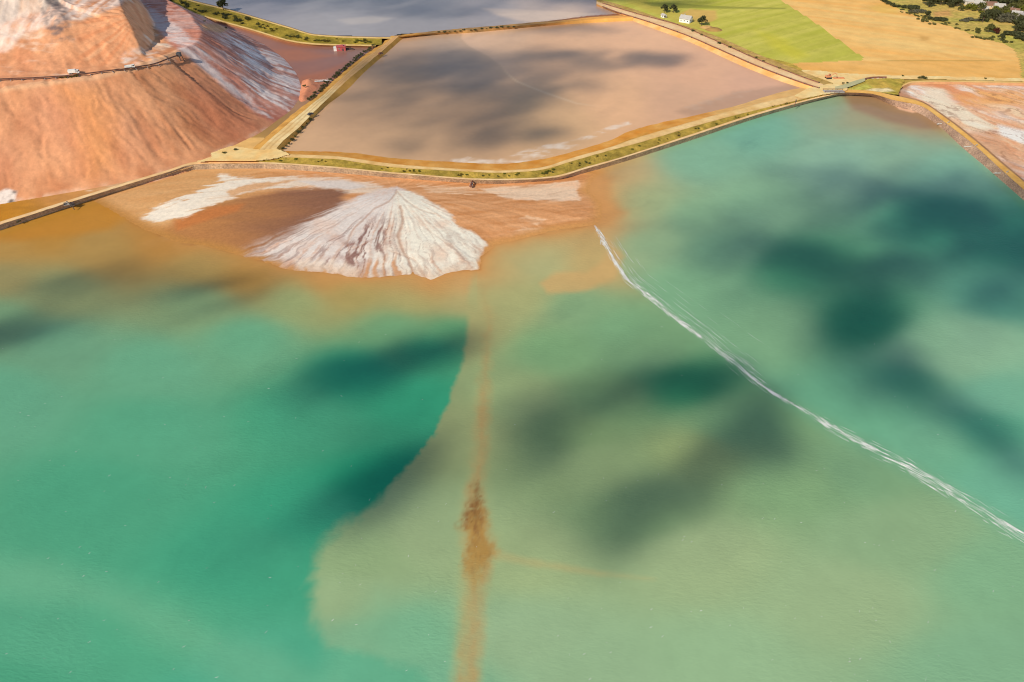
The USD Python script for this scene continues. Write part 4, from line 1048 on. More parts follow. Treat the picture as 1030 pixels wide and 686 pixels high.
def rod(p, q, r0, r1=None, n=8):
    p, q = np.asarray(p, float), np.asarray(q, float)
    r1 = r0 if r1 is None else r1
    a = np.linspace(0, 2 * np.pi, n, endpoint=False)
    t = (q - p) / np.linalg.norm(q - p)
    u = np.cross(t, [0, 0, 1] if abs(t[2]) < 0.9 else [1, 0, 0]); u /= np.linalg.norm(u)
    w = np.cross(t, u)
    ring = np.cos(a)[:, None] * u + np.sin(a)[:, None] * w
    V = np.vstack([p + ring * r0, q + ring * r1, [p], [q]])
    F = []
    for i in range(n):
        j = (i + 1) % n
        F += [(i, j, n + j), (i, n + j, n + i), (j, i, 2 * n), (n + i, n + j, 2 * n + 1)]
    return trimesh.Trimesh(V, F, process=False)


def prism(profile, depth, y=0.0):
    """A profile in x-z, extruded along y and centred on it."""
    from shapely.geometry import Polygon
    m = trimesh.creation.extrude_polygon(Polygon(profile), depth, engine='earcut')
    V = m.vertices.copy()
    m.vertices = np.stack([V[:, 0], depth / 2 - V[:, 2] + y, V[:, 1]], 1)
    return m


def tubeline(P, r, n=7):
    P = np.asarray(P, float)
    T = np.gradient(P, axis=0); T /= np.linalg.norm(T, axis=1, keepdims=True)
    u = np.cross(T, [0, 0, 1.0]); u /= np.linalg.norm(u, axis=1, keepdims=True) + 1e-9
    w = np.cross(u, T)
    a = np.linspace(0, 2 * np.pi, n + 1)
    V = P[:, None] + r * (np.cos(a)[None, :, None] * u[:, None] + np.sin(a)[None, :, None] * w[:, None])
    return V.reshape(-1, 3), tris(grid_faces(len(P), n + 1))


first = {}


def place(key, build, name, label, cat, loc, rz=0.0, group=None, scale=1.0):
    """The first of a kind is built whole; the others refer to its parts."""
    if key not in first:
        p = thing(name, label, cat, loc, rz, group, scale)
        build(p)
        first[key] = p.GetPath()
        return p
    x = UsdGeom.Xform.Define(stage, path_of(name))
    x.GetPrim().GetReferences().AddInternalReference(first[key])
    x.GetPrim().SetInstanceable(True)
    ops = {o.GetOpName(): o for o in UsdGeom.Xformable(x).GetOrderedXformOps()}
    x.ClearXformOpOrder()
    x.AddTranslateOp().Set(tuple(float(v) for v in loc))
    x.AddRotateZOp().Set(math.degrees(rz))
    x.AddScaleOp().Set((float(scale),) * 3)
    return tag(x.GetPrim(), label, cat, group)


def foliage(n, lobes, leaf, seed):
    """Leaves spread through the volume of several lobes, thicker near their skin."""
    g = np.random.default_rng(seed)
    Vs, Fs = [], []
    w = np.array([l[3] ** 2 for l in lobes]); w /= w.sum()
    for k in range(n):
        x, y, z, r, sq = lobes[g.choice(len(lobes), p=w)]
        d = g.normal(size=3); d /= np.linalg.norm(d)
        c = np.array([x, y, z]) + d * r * (0.55 + 0.5 * g.random()) * (1, 1, sq)
        a, b = g.normal(size=3), g.normal(size=3)
        nrm = d * 0.8 + g.normal(size=3) * 0.5; nrm /= np.linalg.norm(nrm)
        a -= nrm * (a @ nrm); a /= np.linalg.norm(a); b = np.cross(nrm, a)
        s = leaf * (0.6 + 0.8 * g.random())
        i = len(Vs)
        Vs += [c - a * s, c + b * s * 0.7, c + a * s, c - b * s * 0.7]
        Fs += [(i, i + 1, i + 2), (i, i + 2, i + 3)]
    return np.array(Vs), np.array(Fs)


def tree_builder(leaf, h, w, seed, n=620):
    def f(p):
        g = np.random.default_rng(seed)
        limbs = [rod((0, 0, -0.3), (0.1, 0.05, h * 0.45), h * 0.045, h * 0.025)]
        lobes = []
        for k in range(9):
            a = k * 2.4 + g.random()
            rr = w * (0.15 + 0.28 * g.random())
            z = h * (0.30 + 0.50 * g.random())
            c = (rr * math.cos(a), rr * math.sin(a), z)
            lobes.append((*c, w * (0.20 + 0.10 * g.random()), 0.85))
            limbs.append(rod((0.05, 0, h * 0.32), (c[0] * 0.9, c[1] * 0.9, z), h * 0.018, h * 0.006, 5))
        lobes.append((0, 0, h * 0.82, w * 0.22, 0.9))
        obj('trunk', cat(*limbs), M['bark'], p)
        obj('crown', foliage(n, lobes, w * 0.075, seed), leaf, p)
    return f


def bush_builder(leaf, h, w, seed, n=200, long=1.0):
    def f(p):
        g = np.random.default_rng(seed)
        lobes, st = [], []
        for k in range(6):
            a = k * 1.9 + g.random()
            c = (w * 0.28 * long * math.cos(a), w * 0.24 * math.sin(a), h * (0.35 + 0.25 * g.random()))
            lobes.append((*c, w * (0.22 + 0.1 * g.random()), h / w))
            st.append(rod((c[0] * 0.2, c[1] * 0.2, -0.2), c, 0.10, 0.04, 5))
        obj('stem', cat(*st), M['bark'], p)
        obj('crown', foliage(n, lobes, w * 0.07, seed), leaf, p)
    return f


def ground_at(px, py, z):
    return at(px, py, z)


# --------------------------------- shrubs along the dykes
ORD = ['first', 'second', 'third', 'fourth', 'fifth', 'sixth', 'seventh', 'eighth', 'ninth']


def told(pts, i, label):
    """The label of one of a few alike things, with its place among them."""
    if not 1 < len(pts) <= 9:
        return label
    k = sorted(range(len(pts)), key=lambda j: pts[j]).index(i)
    return f'{label}, {"leftmost" if k == 0 else "rightmost" if k == len(pts) - 1 else ORD[k] + " from left"}'


def row(pts, z, kinds, name, label, group, s=(0.8, 1.2), seed=1):
    g = random.Random(seed)
    for i, (px, py) in enumerate(pts):
        k = kinds[g.randrange(len(kinds))]
        place(k[0], k[1], name, told(pts, i, label), 'bush', at(px, py, z), g.random() * 6.3, group, g.uniform(*s))


B_DARK = ('bd', bush_builder(M['leaf_dark'], 2.8, 4.2, 3, 240))
B_DARK2 = ('bd2', bush_builder(M['leaf_dark'], 2.0, 4.0, 13, 220, 1.6))
B_MID = ('bm', bush_builder(M['leaf_mid'], 2.0, 3.2, 5, 200))
B_GOLD = ('bg', bush_builder(M['leaf_gold'], 1.5, 3.0, 7, 180))
B_LIME = ('bl', bush_builder(M['leaf_lime'], 1.5, 3.4, 9, 200))
g0 = random.Random(5)
ys_ = np.concatenate([np.linspace(101, 84, 9), np.linspace(81, 48, 20)])
row([(float(line(LL, np.array([y]), 1)[0, 0]) - 1.5 + g0.uniform(-1.6, 1.2), float(y) - 0.5 + g0.uniform(-0.5, 0.5)) for y in ys_], 2.9, [B_DARK, B_DARK2], 'dark_bush',
    'dark bush in the row along the red pond side of the left dyke', 'dark bushes along the left dyke', (0.8, 1.15), 2)
row([(283, 152), (285, 149.8), (288, 147.6), (291, 145), (294, 141.5), (297, 138), (301, 133.5), (305, 129), (309, 124.5), (312, 121)], 2.9, [B_MID, B_DARK], 'green_bush',
    'green bush on the bank between the left dyke road and the tan pond', 'green bushes by the corner of the tan pond', (0.55, 0.9), 3)
tp = []
for i in range(64):
    x = g0.uniform(166, 372); f = g0.uniform(0.2, 0.85)
    y0 = float(line(FE, np.array([x]))[0, 1]) + 2.4; y1 = float(line(LOWT, np.array([x]))[0, 1]) - 0.6
    tp.append((x, y0 * (1 - f) + y1 * f))
row([p for p in tp if p[0] < 262], 4.2, [B_DARK, B_MID, B_DARK2], 'dark_bush', 'dark bush on the shaded end of the verge behind the spoil heap', 'dark bushes on the back verge', (0.8, 1.5), 4)
row([p for p in tp if p[0] >= 262], 4.2, [B_GOLD, B_MID, B_LIME], 'golden_bush', 'golden green bush on the verge between the two back tracks', 'golden bushes on the back verge', (0.8, 1.4), 5)
row([(441 + i * 5.4 + g0.uniform(-1.5, 1.5), float(np.interp(441 + i * 5.4, [440, 520], [33.2, 27.2])) + g0.uniform(-0.3, 0.6)) for i in range(15)], 4.3, [B_DARK, B_MID], 'dark_bush',
    'dark bush on the low dyke between the tan and grey ponds', 'dark bushes on the low back dyke', (0.6, 1.0), 6)
gp = []
for i in range(58):
    x = g0.uniform(262, 800); f = g0.uniform(0.2, 0.8)
    gp.append((x, float(line(LOWR, np.array([x]))[0, 1]) * (1 - f) + float(line(GRASS1, np.array([x]))[0, 1]) * f))
row(gp[:40], 4.2, [B_MID, B_GOLD], 'grass_tuft', 'low olive bush on the grass bank of the long dyke', 'low bushes on the long grass bank', (0.35, 0.65), 7)
row([q_ for q_ in gp[40:] if q_[0] < 540], 4.2, [B_LIME], 'grass_tuft', 'bright lime tuft behind the salt fan', 'lime tufts behind the salt fan', (0.4, 0.8), 8)
row([q_ for q_ in gp[40:] if q_[0] >= 540], 4.2, [B_LIME], 'grass_tuft', 'bright lime tuft above the lake side wall', 'lime tufts above the lake', (0.4, 0.8), 8)
row([(549, 173.5), (552, 172.5), (546, 175), (556, 171)], 4.2, [B_LIME], 'lime_bush', 'lime yellow bush in the clump at the bend of the long dyke', 'lime bushes at the bend of the long dyke', (0.7, 1.0), 9)
row([(723.5, 44.5), (734.5, 48.5), (742.5, 51.7), (753, 56.2), (760.5, 59), (768, 62), (784, 69.5), (706, 36), (697, 32)], 4.2, [B_DARK, B_MID], 'roadside_bush',
    'small dark bush on the dry verge beside the green field', 'bushes on the verge beside the green field', (0.7, 1.1), 10)
row([(924.7, 79.2), (930.5, 79.4), (927.6, 79.0)], 3.3, [B_DARK, B_MID], 'roadside_bush', 'dark bush in the clump on the farm road behind the salt flat', 'bush clump on the farm road', (0.9, 1.2), 11)
row([(908, 76.6)], 3.3, [B_MID], 'roadside_bush', 'single small bush on the field edge above the grass triangle', None, (0.6, 0.7), 12)
row([(991, 79.4)], 3.3, [B_MID], 'roadside_bush', 'single small bush beside the farm road towards its far end', None, (0.6, 0.7), 13)
row([(848, 84.3), (852, 83.8)], 4.9, [B_DARK], 'roadside_bush', 'small dark bush beside the greenish drainage channel', 'bushes by the drainage channel', (0.5, 0.6), 14)
row([(237, 151)], 5.0, [B_DARK], 'roadside_bush', 'round dark bush alone on the sandy turning place', None, (0.55, 0.6), 15)
row([(226, 154.5)], 4.6, [B_MID], 'roadside_bush', 'flat olive bush in the hollow beside the sandy turning place', None, (0.9, 1.0), 16)
row([(306, 87.5)], 4.6, [B_MID], 'round_bush', 'round olive bush on the pink mound at the foot of the spoil heap', None, (1.0, 1.1), 17)


def mound():
    P = at(np.array([300, 303, 312, 319, 321, 316, 309, 303, 299.]), np.array([94, 81, 78, 81, 87, 94, 101, 103, 100.]), 2.3)[:, :2]
    lo, hi = P.min(0) - 3, P.max(0) + 3
    X, Y = np.meshgrid(np.arange(lo[0], hi[0], 0.9), np.arange(lo[1], hi[1], 0.9), indexing='ij')
    V = np.stack([X.ravel(), Y.ravel(), np.zeros(X.size)], 1)
    d = sdf(V[:, :2], P) + nz(V, 6, 3)
    V[:, 2] = 2.0 + np.clip(d * 0.35, -1, 2.4) + 0.2 * nz(V, 3, 4)
    F = tris(grid_faces(*X.shape))
    m = sst(0.5 + 0.7 * nz(V, 5, 6))
    cmesh('mound', V, up(V, F), np.outer(1 - m, C(216, 146, 112)) + np.outer(m, C(204, 130, 100)), M['soil'], kind='structure', label='pink earth mound at the foot of the spoil heap')


mound()

# --------------------------------- trees and houses round the village
T_DARK = ('td', tree_builder(M['leaf_dark'], 9.0, 8.5, 21))
T_MID = ('tm', tree_builder(M['leaf_mid'], 8.0, 8.0, 23))
T_LIME = ('tl', tree_builder(M['leaf_lime'], 7.0, 8.5, 25))
T_GREY = ('tg', tree_builder(M['leaf_grey'], 7.0, 9.0, 27))
S_DARK = ('sd', bush_builder(M['leaf_dark'], 4.5, 10, 31, 320, 1.5))
S_GREY = ('sg', bush_builder(M['leaf_grey'], 4.5, 11, 33, 320, 1.4))


def trees(pts, kind, name, label, group, s=(0.8, 1.15), seed=1, z=2.9):
    g = random.Random(seed)
    for i, (px, py) in enumerate(pts):
        place(kind[0], kind[1], name, told(pts, i, label), 'tree', at(px, py + 3.0, z), g.random() * 6.3, group, 1.2 * g.uniform(*s))


trees([(930.5, 1.5), (934.4, 4.2), (939, 1.2), (946, 2), (950.5, 1), (954.6, 4.4), (961, 1.5), (943, -1), (957, -1.5)], T_DARK, 'dark_tree', 'dark tree in the group behind the bare patch of the meadow', 'dark trees behind the bare patch', (0.8, 1.1), 41)
trees([(893, 1), (899, 3.6), (888, -1.5), (905, 4.6)], S_DARK, 'dark_shrub', 'dark shrub at the top edge of the stubble field', 'dark shrubs at the top of the stubble field', (0.6, 0.9), 42)
trees([(912.5, 5.0), (916.5, 6.2), (921, 5.8)], S_DARK, 'dark_shrub', 'dark wide shrub in the hedge above the stubble field', 'shrubs of the hedge above the stubble field', (0.6, 0.8), 43)
trees([(919, 10), (923.5, 9.6), (928, 9.2)], S_GREY, 'grey_shrub', 'grey green rounded shrub below the hedge', 'grey green shrubs below the hedge', (0.6, 0.8), 44)
trees([(932.4, 14.5)], T_DARK, 'dark_tree', 'single small dark tree beside the long rounded hedge', None, (0.6, 0.65), 45)
trees([(937.5, 17), (941.5, 17.4), (945.5, 17.8), (948.5, 18)], S_DARK, 'hedge_shrub', 'dark shrub of the long rounded hedge beyond the stubble field', 'shrubs of the long rounded hedge', (0.55, 0.7), 46)
trees([(926, 17.3), (937.5, 21.8), (930, 19)], ('bmx', bush_builder(M['leaf_mid'], 2.6, 7, 35, 240, 1.6)), 'low_shrub', 'low olive shrub along the upper edge of the stubble field', 'low shrubs along the stubble field', (0.6, 0.9), 47)
trees([(1012, 5.5)], T_DARK, 'dark_tree', 'biggest dark tree among the white village houses', None, (1.5, 1.55), 48)
trees([(993, 15.5), (997.5, 16.2), (989.5, 17.5), (988, 19.5), (1000, 17.6)], T_DARK, 'dark_tree', 'dark tree of the clump in the middle of the meadow', 'tree clump in the middle of the meadow', (0.75, 1.0), 49)
trees([(968, 18.5), (971.5, 18.8), (974.5, 17.6), (981, 18.2), (985, 18)], S_GREY, 'grey_shrub', 'grey brown shrub in the row left of the meadow clump', 'grey shrubs in the meadow row', (0.4, 0.65), 50)
trees([(1006, 18.8), (1011, 18.6), (1014.5, 19.2)], T_GREY, 'silver_tree', 'silvery grey tree in front of the village gardens', 'silvery trees in front of the village', (0.8, 1.0), 51)
trees([(994, 29.5)], T_MID, 'small_tree', 'round green tree standing alone on the near meadow', None, (0.85, 0.9), 52)
trees([(983, 30.5)], T_MID, 'small_tree', 'smallest green tree on the near meadow beside the round one', None, (0.5, 0.55), 53)
trees([(1006, 38)], T_DARK, 'small_tree', 'small dark tree on the bright strip beside the stubble field', None, (0.6, 0.65), 54)
trees([(1001.5, 30.8)], ('tr', tree_builder(leafmat('leaf_red', (0.16, 0.045, 0.03)), 6.0, 6.5, 29)), 'red_tree', 'dark red leaved tree on the near meadow', None, (0.75, 0.8), 55)
trees([(1024, 27), (1027.5, 28.5), (1021, 28), (1030.5, 30), (1033, 27)], T_DARK, 'dark_tree', 'dark tree in the wood at the edge of the village', 'trees of the dark wood edge', (0.9, 1.2), 56)
trees([(1018.5, 32), (1022.5, 33), (1026, 34), (1029.5, 33.6), (1024.5, 36.5), (1028.5, 37.5), (1033, 36), (1015, 32)], S_DARK, 'dark_shrub', 'dark shrub under the trees at the corner of the stubble field', 'dark shrubs at the corner of the stubble field', (0.6, 0.95), 57)
trees([(1012, 13), (1026.5, 10.5), (978, 7.6), (973, 6.5), (1000, 12), (1022, 1.5)], T_LIME, 'lime_tree', 'lime green tree in the village gardens', 'lime green garden trees', (0.6, 0.95), 58)
trees([(984, 8.5), (966, 8), (989, 3.2), (981, -1), (971, -1.5)], T_MID, 'garden_tree', 'mid green tree by the white house row', 'mid green trees by the white row', (0.6, 1.0), 59)
trees([(1004, 12.5), (1008, 11), (1016, 8.5), (1021, 6.5), (1026, 4.8)], T_MID, 'garden_tree', 'mid green tree near the biggest dark tree', 'mid green trees near the big dark tree', (0.6, 1.0), 69)
trees([(1017, 16.5), (1024.5, 18.5), (1030, 14)], T_MID, 'garden_tree', 'mid green tree above the dark wood edge', 'mid green trees above the wood edge', (0.6, 1.0), 79)
trees([(963, 3.5), (996, 0.6), (1003, 0.6), (1010, 1.0), (1018, 2), (1000, 3.0), (990, -0.5), (1028, 0)], T_DARK, 'garden_tree', 'dark green tree behind the row of white village houses', 'dark trees behind the white houses', (0.7, 1.1), 60)
trees([(980, 35), (984, 35.6), (988, 36.4), (992, 36.8), (996, 37.2), (1010, 39.5), (1014, 39.8)], ('bmx', None), 'low_shrub', 'low olive shrub along the near edge of the meadow', 'low shrubs along the near meadow edge', (0.5, 0.75), 61)
trees([(668, 9.5), (677, 9.8)], T_DARK, 'dark_tree', 'small dark tree behind the white farm house', 'dark trees behind the white farm house', (0.7, 0.95), 62, 3.0)
trees([(705.5, 22.6)], T_DARK, 'dark_tree', 'bushy dark tree on the field side of the white farm house', None, (0.85, 0.9), 63, 3.0)
trees([(225, 7.5)], T_DARK, 'dark_tree', 'round dark tree alone on the verge above the spoil heap', None, (1.05, 1.1), 64, 4.2)


vg = random.Random(77)
vp = [(vg.uniform(958, 1032), vg.uniform(-1, 22)) for _ in range(46)]
vp = [v for v in vp if v[1] < 4 + (v[0] - 955) * 0.24]
trees([v for i, v in enumerate(vp) if i % 3 == 0], ('bvl', bush_builder(M['leaf_lime'], 3.0, 6.0, 37, 240, 1.3)), 'garden_bush', 'light green bush in the village gardens', 'light green garden bushes', (0.5, 1.0), 81)
trees([v for i, v in enumerate(vp) if i % 3 == 1], ('bvg', bush_builder(M['leaf_grey'], 3.0, 6.5, 38, 240, 1.3)), 'garden_bush', 'grey green bush in the village gardens', 'grey green garden bushes', (0.5, 1.0), 82)
trees([v for i, v in enumerate(vp) if i % 3 == 2], ('bvm', bush_builder(M['leaf_mid'], 3.4, 6.0, 39, 240, 1.2)), 'garden_bush', 'olive bush in the village gardens', 'olive garden bushes', (0.5, 1.0), 83)
mp = [(vg.uniform(905, 1000), 0) for _ in range(26)]
mp = [(x, vg.uniform(6 + (x - 905) * 0.26, 9 + (x - 905) * 0.30)) for x, _ in mp]
trees(mp, ('bmx', None), 'low_shrub', 'low olive shrub scattered over the rough meadow', 'low shrubs on the rough meadow', (0.25, 0.6), 84)


def house_builder(w, d, h, wall, roof, nwin=2, chimney=True, annex=False):
    def f(p):
        prof = [(-w / 2, 0), (w / 2, 0), (w / 2, h), (0, h + w * 0.32), (-w / 2, h)]
        obj('wall', prism(prof, d), wall, p)
        for sgn in (-1, 1):
            L = math.hypot(w / 2 + 0.45, w * 0.32 * (1 + 0.9 / w)) + 0.1
            a = math.atan2(w * 0.32, w / 2)
            m = box(L, d + 0.8, 0.16)
            m.apply_translation((0, 0, 0.1))
            m.apply_transform(trimesh.transformations.rotation_matrix(sgn * a, [0, 1, 0]))
            m.apply_translation((sgn * (w / 4 + 0.2), 0, h + w * 0.16 - 0.05))
            r = obj('roof', m, roof, p)
            if chimney and sgn == 1:
                obj('chimney', cat(box(0.7, 0.7, 1.6, w * 0.18, d * 0.2, h + w * 0.32), box(0.85, 0.85, 0.15, w * 0.18, d * 0.2, h + w * 0.32 + 0.85)), M['concrete'], r)
        for sgn in (-1, 1):
            for k in range(nwin):
                y = (k - (nwin - 1) / 2) * d / (nwin + 0.2)
                f_ = obj('window', box(0.10, 1.3, 1.3, sgn * (w / 2 + 0.04), y, h * 0.55), M['white'], p)
                obj('pane', box(0.06, 1.0, 1.0, sgn * (w / 2 + 0.09), y, h * 0.55), M['glass'], f_)
        obj('window', box(1.3, 0.10, 1.2, -w * 0.2, -d / 2 - 0.04, h * 0.6), M['glass'], p)
        dr = obj('door', box(1.0, 0.12, 2.0, w * 0.2, -d / 2 - 0.05, 1.0), M['wood'], p)
        obj('handle', box(0.06, 0.1, 0.16, w * 0.2 + 0.35, -d / 2 - 0.14, 1.0), M['steel'], dr)
        if annex:
            obj('lean_to', cat(box(w * 0.55, d * 0.5, h * 0.7, w * 0.75, -d * 0.1, h * 0.35), box(w * 0.65, d * 0.56, 0.15, w * 0.76, -d * 0.1, h * 0.74, ry=0.12)), roof, p)
    return f


H = dict(hw=house_builder(8, 10, 3.4, M['plaster'], M['roofw']), hg=house_builder(7.5, 9, 3.2, M['plaster'], M['roofg']), hb=house_builder(8, 11, 3.3, M['cream'], M['roofb'], 3), hs=house_builder(5, 6, 2.6, M['cream'], M['roofw'], 1, False))
for k, px, py, rz, sc, name, label in [
        ('hw', 974.6, 4.2, 1.2, 1.0, 'village_house', 'white village house farthest from the dark tree, beside the bare patch'),
        ('hw', 978.5, 2.2, 1.4, 1.0, 'village_house', 'white gabled house behind the two front white houses'),
        ('hw', 984, 6.4, 1.1, 1.05, 'village_house', 'pale roofed white house above the lime garden trees'),
        ('hb', 994.6, 7.6, 1.5, 1.0, 'village_house', 'cream house with brown roof in the middle of the village'),
        ('hs', 990, 10.8, 1.2, 1.0, 'village_shed', 'small cream shed in front of the brown roofed cream house'),
        ('hw', 1003.6, 9.6, 1.3, 1.0, 'village_house', 'white house touching the biggest dark tree'),
        ('hs', 1007.6, 10.2, 0.6, 1.1, 'village_shed', 'small pale shed under the biggest dark tree'),
        ('hb', 1018, 13.8, 0.9, 0.95, 'village_house', 'cream house with brown roof behind the silvery trees'),
        ('hw', 1021, 16.8, 1.2, 0.95, 'village_house', 'white house below the brown roofed one by the silvery trees'),
        ('hg', 1029, 19.2, 1.3, 1.0, 'village_house', 'white house with grey roof above the dark wood'),
        ('hg', 1023.5, 23.2, 1.1, 0.8, 'village_house', 'small white house with grey roof just above the dark trees'),
        ('hg', 969.5, 2.4, 1.5, 0.9, 'village_house', 'grey roofed house at the open end of the white row'),
        ('hs', 1029, 24, 1.0, 1.0, 'village_shed', 'pale shed beside the dark wood edge')]:
    place(k, H[k], name, label, 'shed' if 'shed' in name else 'house', at(px, py, 2.9), rz, None, sc)
p = thing('farm_house', 'white farm house with lean-to between the pond road and the green field', 'house', at(689.5, 22, 3.0), 1.0)
house_builder(8, 11, 3.6, M['white'], M['roofw'], 3, True, True)(p)
p = thing('farm_shed', 'small white shed beside the track near the farm house', 'shed', at(667.5, 17.4, 3.3), 0.5)
house_builder(3.6, 5, 2.2, M['white'], M['roofw'], 1, False)(p)


def heap_small(name, px, py, z, r, h, col, label):
    g = at(px, py, z)
    X, Y = np.meshgrid(np.linspace(-r * 1.3, r * 1.3, 26), np.linspace(-r, r, 22), indexing='ij')
    V = np.stack([X.ravel(), Y.ravel(), np.zeros(X.size)], 1)
    q = 1 - np.hypot(X.ravel() / (r * 1.3), Y.ravel() / r)
    V[:, 2] = h * sst(q * 1.4) - 0.1 + 0.25 * h * nz(V + g, r * 0.4, 3) * np.clip(q * 2, 0, 1)
    V += g
    F = tris(grid_faces(*X.shape))
    m = sst(0.5 + 0.7 * nz(V, 4, 6))
    cmesh(name, V, up(V, F), np.outer(1 - m, C(*col)) + np.outer(m, C(*col) * 0.75), M['soil'], kind='structure', label=label)


heap_small('earth_pile', 718, 30, 3.0, 7, 2.2, (176, 140, 84), 'brown earth pile on the field beside the farm house')
heap_small('earth_pile', 711, 27.6, 3.0, 6, 1.6, (210, 170, 110), 'pale earth pile on the field beside the farm house')

# red pump house on the shore of the red pond
p = thing('pump_house', 'red pump house with a white end on the shore of the red pond', 'pump house', at(343.5, 50.5, 2.2), 0.15)
obj('wall', box(8, 5.5, 3.6, 0, 0, 1.8), M['red'], p)
obj('roof', cat(box(8.6, 6.2, 0.25, 0, 0, 3.75), box(3, 2.5, 0.8, 0.5, 0, 4.2)), M['red'], p)
obj('white_end', cat(box(2.6, 4.6, 2.8, -5.35, 0, 1.4), box(2.8, 5.0, 0.2, -5.4, 0, 2.9)), M['white'], p)
dr = obj('door', box(1.2, 0.12, 2.2, 1.6, -2.8, 1.1), M['dark'], p)
obj('handle', box(0.06, 0.1, 0.2, 2.0, -2.9, 1.1), M['steel'], dr)
f_ = obj('window', box(1.4, 0.1, 1.1, -1.6, -2.78, 2.1), M['white'], p)
obj('pane', box(1.2, 0.08, 0.9, -1.6, -2.83, 2.1), M['glass'], f_)
obj('pipe', cat(rod((4, 0, 1.2), (10, -0.6, 1.2), 0.45), rod((10, -0.6, 1.2), (12, -0.8, 0.2), 0.45)), M['pipe'], p)
for sx in (-3.4, 3.4):
    for sy in (-2.3, 2.3):
        obj('leg', rod((sx, sy, -2.0), (sx, sy, 0.1), 0.22), M['dark'], p)

# jetty over the red pond
A, B = at(316.5, 82.0, 3.0), at(334, 80.6, 3.0)
p = thing('jetty', 'thin white jetty reaching into the red pond from the left dyke', 'jetty', (A[0], A[1], 0), math.atan2(B[1] - A[1], B[0] - A[0]))
L = float(np.linalg.norm((B - A)[:2]))
obj('deck', box(L, 1.5, 0.18, L / 2, 0, 3.1), M['white'], p)
for k in range(5):
    for sy in (-0.6, 0.6):
        obj('post', rod((0.4 + k * (L - 0.8) / 4, sy, 1.6), (0.4 + k * (L - 0.8) / 4, sy, 3.05), 0.13), M['steel'], p)
for sy in (-0.7, 0.7):
    obj('rail', cat(rod((0, sy, 4.0), (L, sy, 4.0), 0.06, n=5), *[rod((0.4 + k * (L - 0.8) / 6, sy, 3.1), (0.4 + k * (L - 0.8) / 6, sy, 4.0), 0.05, n=5) for k in range(7)]), M['white'], p)


# vehicles
def car_builder(paint):
    def f(p):
        obj('body', prism([(-2.3, 0.45), (2.25, 0.45), (2.3, 0.85), (1.9, 1.02), (1.0, 1.1), (-2.2, 1.12), (-2.32, 0.8)], 1.8), paint, p)
        c = obj('cabin', prism([(-1.9, 1.1), (0.95, 1.1), (0.35, 1.62), (-1.5, 1.64)], 1.55), paint, p)
        obj('windscreen', prism([(1.0, 1.14), (0.42, 1.58), (0.36, 1.56), (0.9, 1.14)], 1.4), M['glass'], c)
        for sy in (-0.79, 0.79):
            obj('window', prism([(-1.6, 1.16), (0.6, 1.16), (0.25, 1.55), (-1.35, 1.57)], 0.04, sy), M['glass'], c)
        for sx in (-1.4, 1.4):
            for sy in (-0.85, 0.85):
                w = obj('wheel', rod((sx, sy - 0.11, 0.34), (sx, sy + 0.11, 0.34), 0.34, n=14), M['black'], p)
                obj('rim', rod((sx, sy * 1.14 - 0.03, 0.34), (sx, sy * 1.14 + 0.03, 0.34), 0.19, n=10), M['steel'], w)
    return f


def truck_builder(p):
    obj('chassis', box(7.6, 1.0, 0.3, 0, 0, 0.75), M['dark'], p)
    c = obj('cab', prism([(2.0, 0.7), (3.9, 0.7), (3.95, 1.7), (3.6, 2.75), (2.0, 2.8)], 2.3), M['white'], p)
    obj('windscreen', prism([(3.98, 1.75), (3.66, 2.6), (3.60, 2.6), (3.92, 1.75)], 2.0), M['glass'], c)
    for sy in (-1.16, 1.16):
        obj('window', prism([(2.4, 1.75), (3.7, 1.75), (3.4, 2.5), (2.4, 2.5)], 0.05, sy), M['glass'], c)
    b = obj('bed', cat(box(5.4, 2.4, 0.2, -1.0, 0, 1.05), box(5.4, 0.12, 1.3, -1.0, -1.2, 1.75), box(5.4, 0.12, 1.3, -1.0, 1.2, 1.75), box(0.12, 2.4, 1.3, -3.7, 0, 1.75), box(0.12, 2.4, 1.6, 1.7, 0, 1.9)), M['white'], p)
    for sx in (-2.9, -1.7, 2.9):
        for sy in (-1.05, 1.05):
            w = obj('wheel', rod((sx, sy - 0.18, 0.52), (sx, sy + 0.18, 0.52), 0.52, n=14), M['black'], p)
            obj('rim', rod((sx, sy * 1.19 - 0.02, 0.52), (sx, sy * 1.19 + 0.02, 0.52), 0.28, n=10), M['steel'], w)


def on_heap(px, py, guess=44.0):
    z = guess
    for _ in range(8):
        q = at(px, py, z)
        z = 0.5 * z + 0.5 * heap_z(q[0], q[1])
    q = at(px, py, z)
    return np.array([q[0], q[1], heap_z(q[0], q[1])])


q = on_heap(131, 68.5)
p = thing('dump_truck', 'white dump truck on the haul road of the spoil heap', 'truck', q, 0.35, None, 0.8)
truck_builder(p)
q = on_heap(73, 75.5)
p = thing('box_truck', 'white box truck behind the yellow shrub on the spoil heap bench', 'truck', q + (0, 2.5, 0), 0.2, None, 0.85)
truck_builder(p)
obj('box_body', box(5.2, 2.3, 2.0, -1.0, 0, 2.3), M['white'], p)
for i, (px, py) in enumerate([(62, 78.6), (67, 78.2), (72, 77.8), (77, 77)]):
    place('bg', B_GOLD[1], 'yellow_shrub', 'yellow green shrub in the clump on the bench of the spoil heap', 'bush', on_heap(px, py), i * 1.3, 'yellow shrubs on the spoil heap bench', 0.8 + 0.1 * i)
for i, (px, py, lb) in enumerate([(206, 25.5, 'dark shrub on the pale patch of the heap flank, nearer the ridge'), (227, 28, 'dark shrub on the pale patch of the heap flank, nearer the back track')]):
    place('bd2', B_DARK2[1], 'dark_shrub', lb, 'bush', on_heap(px, py, 14), i, None, 0.7)
p = thing('pickup_car', 'black car on the white stretch of the left dyke road', 'car', at(312.5, 115.5, 5.05), 0.9)
car_builder(M['dark'])(p)
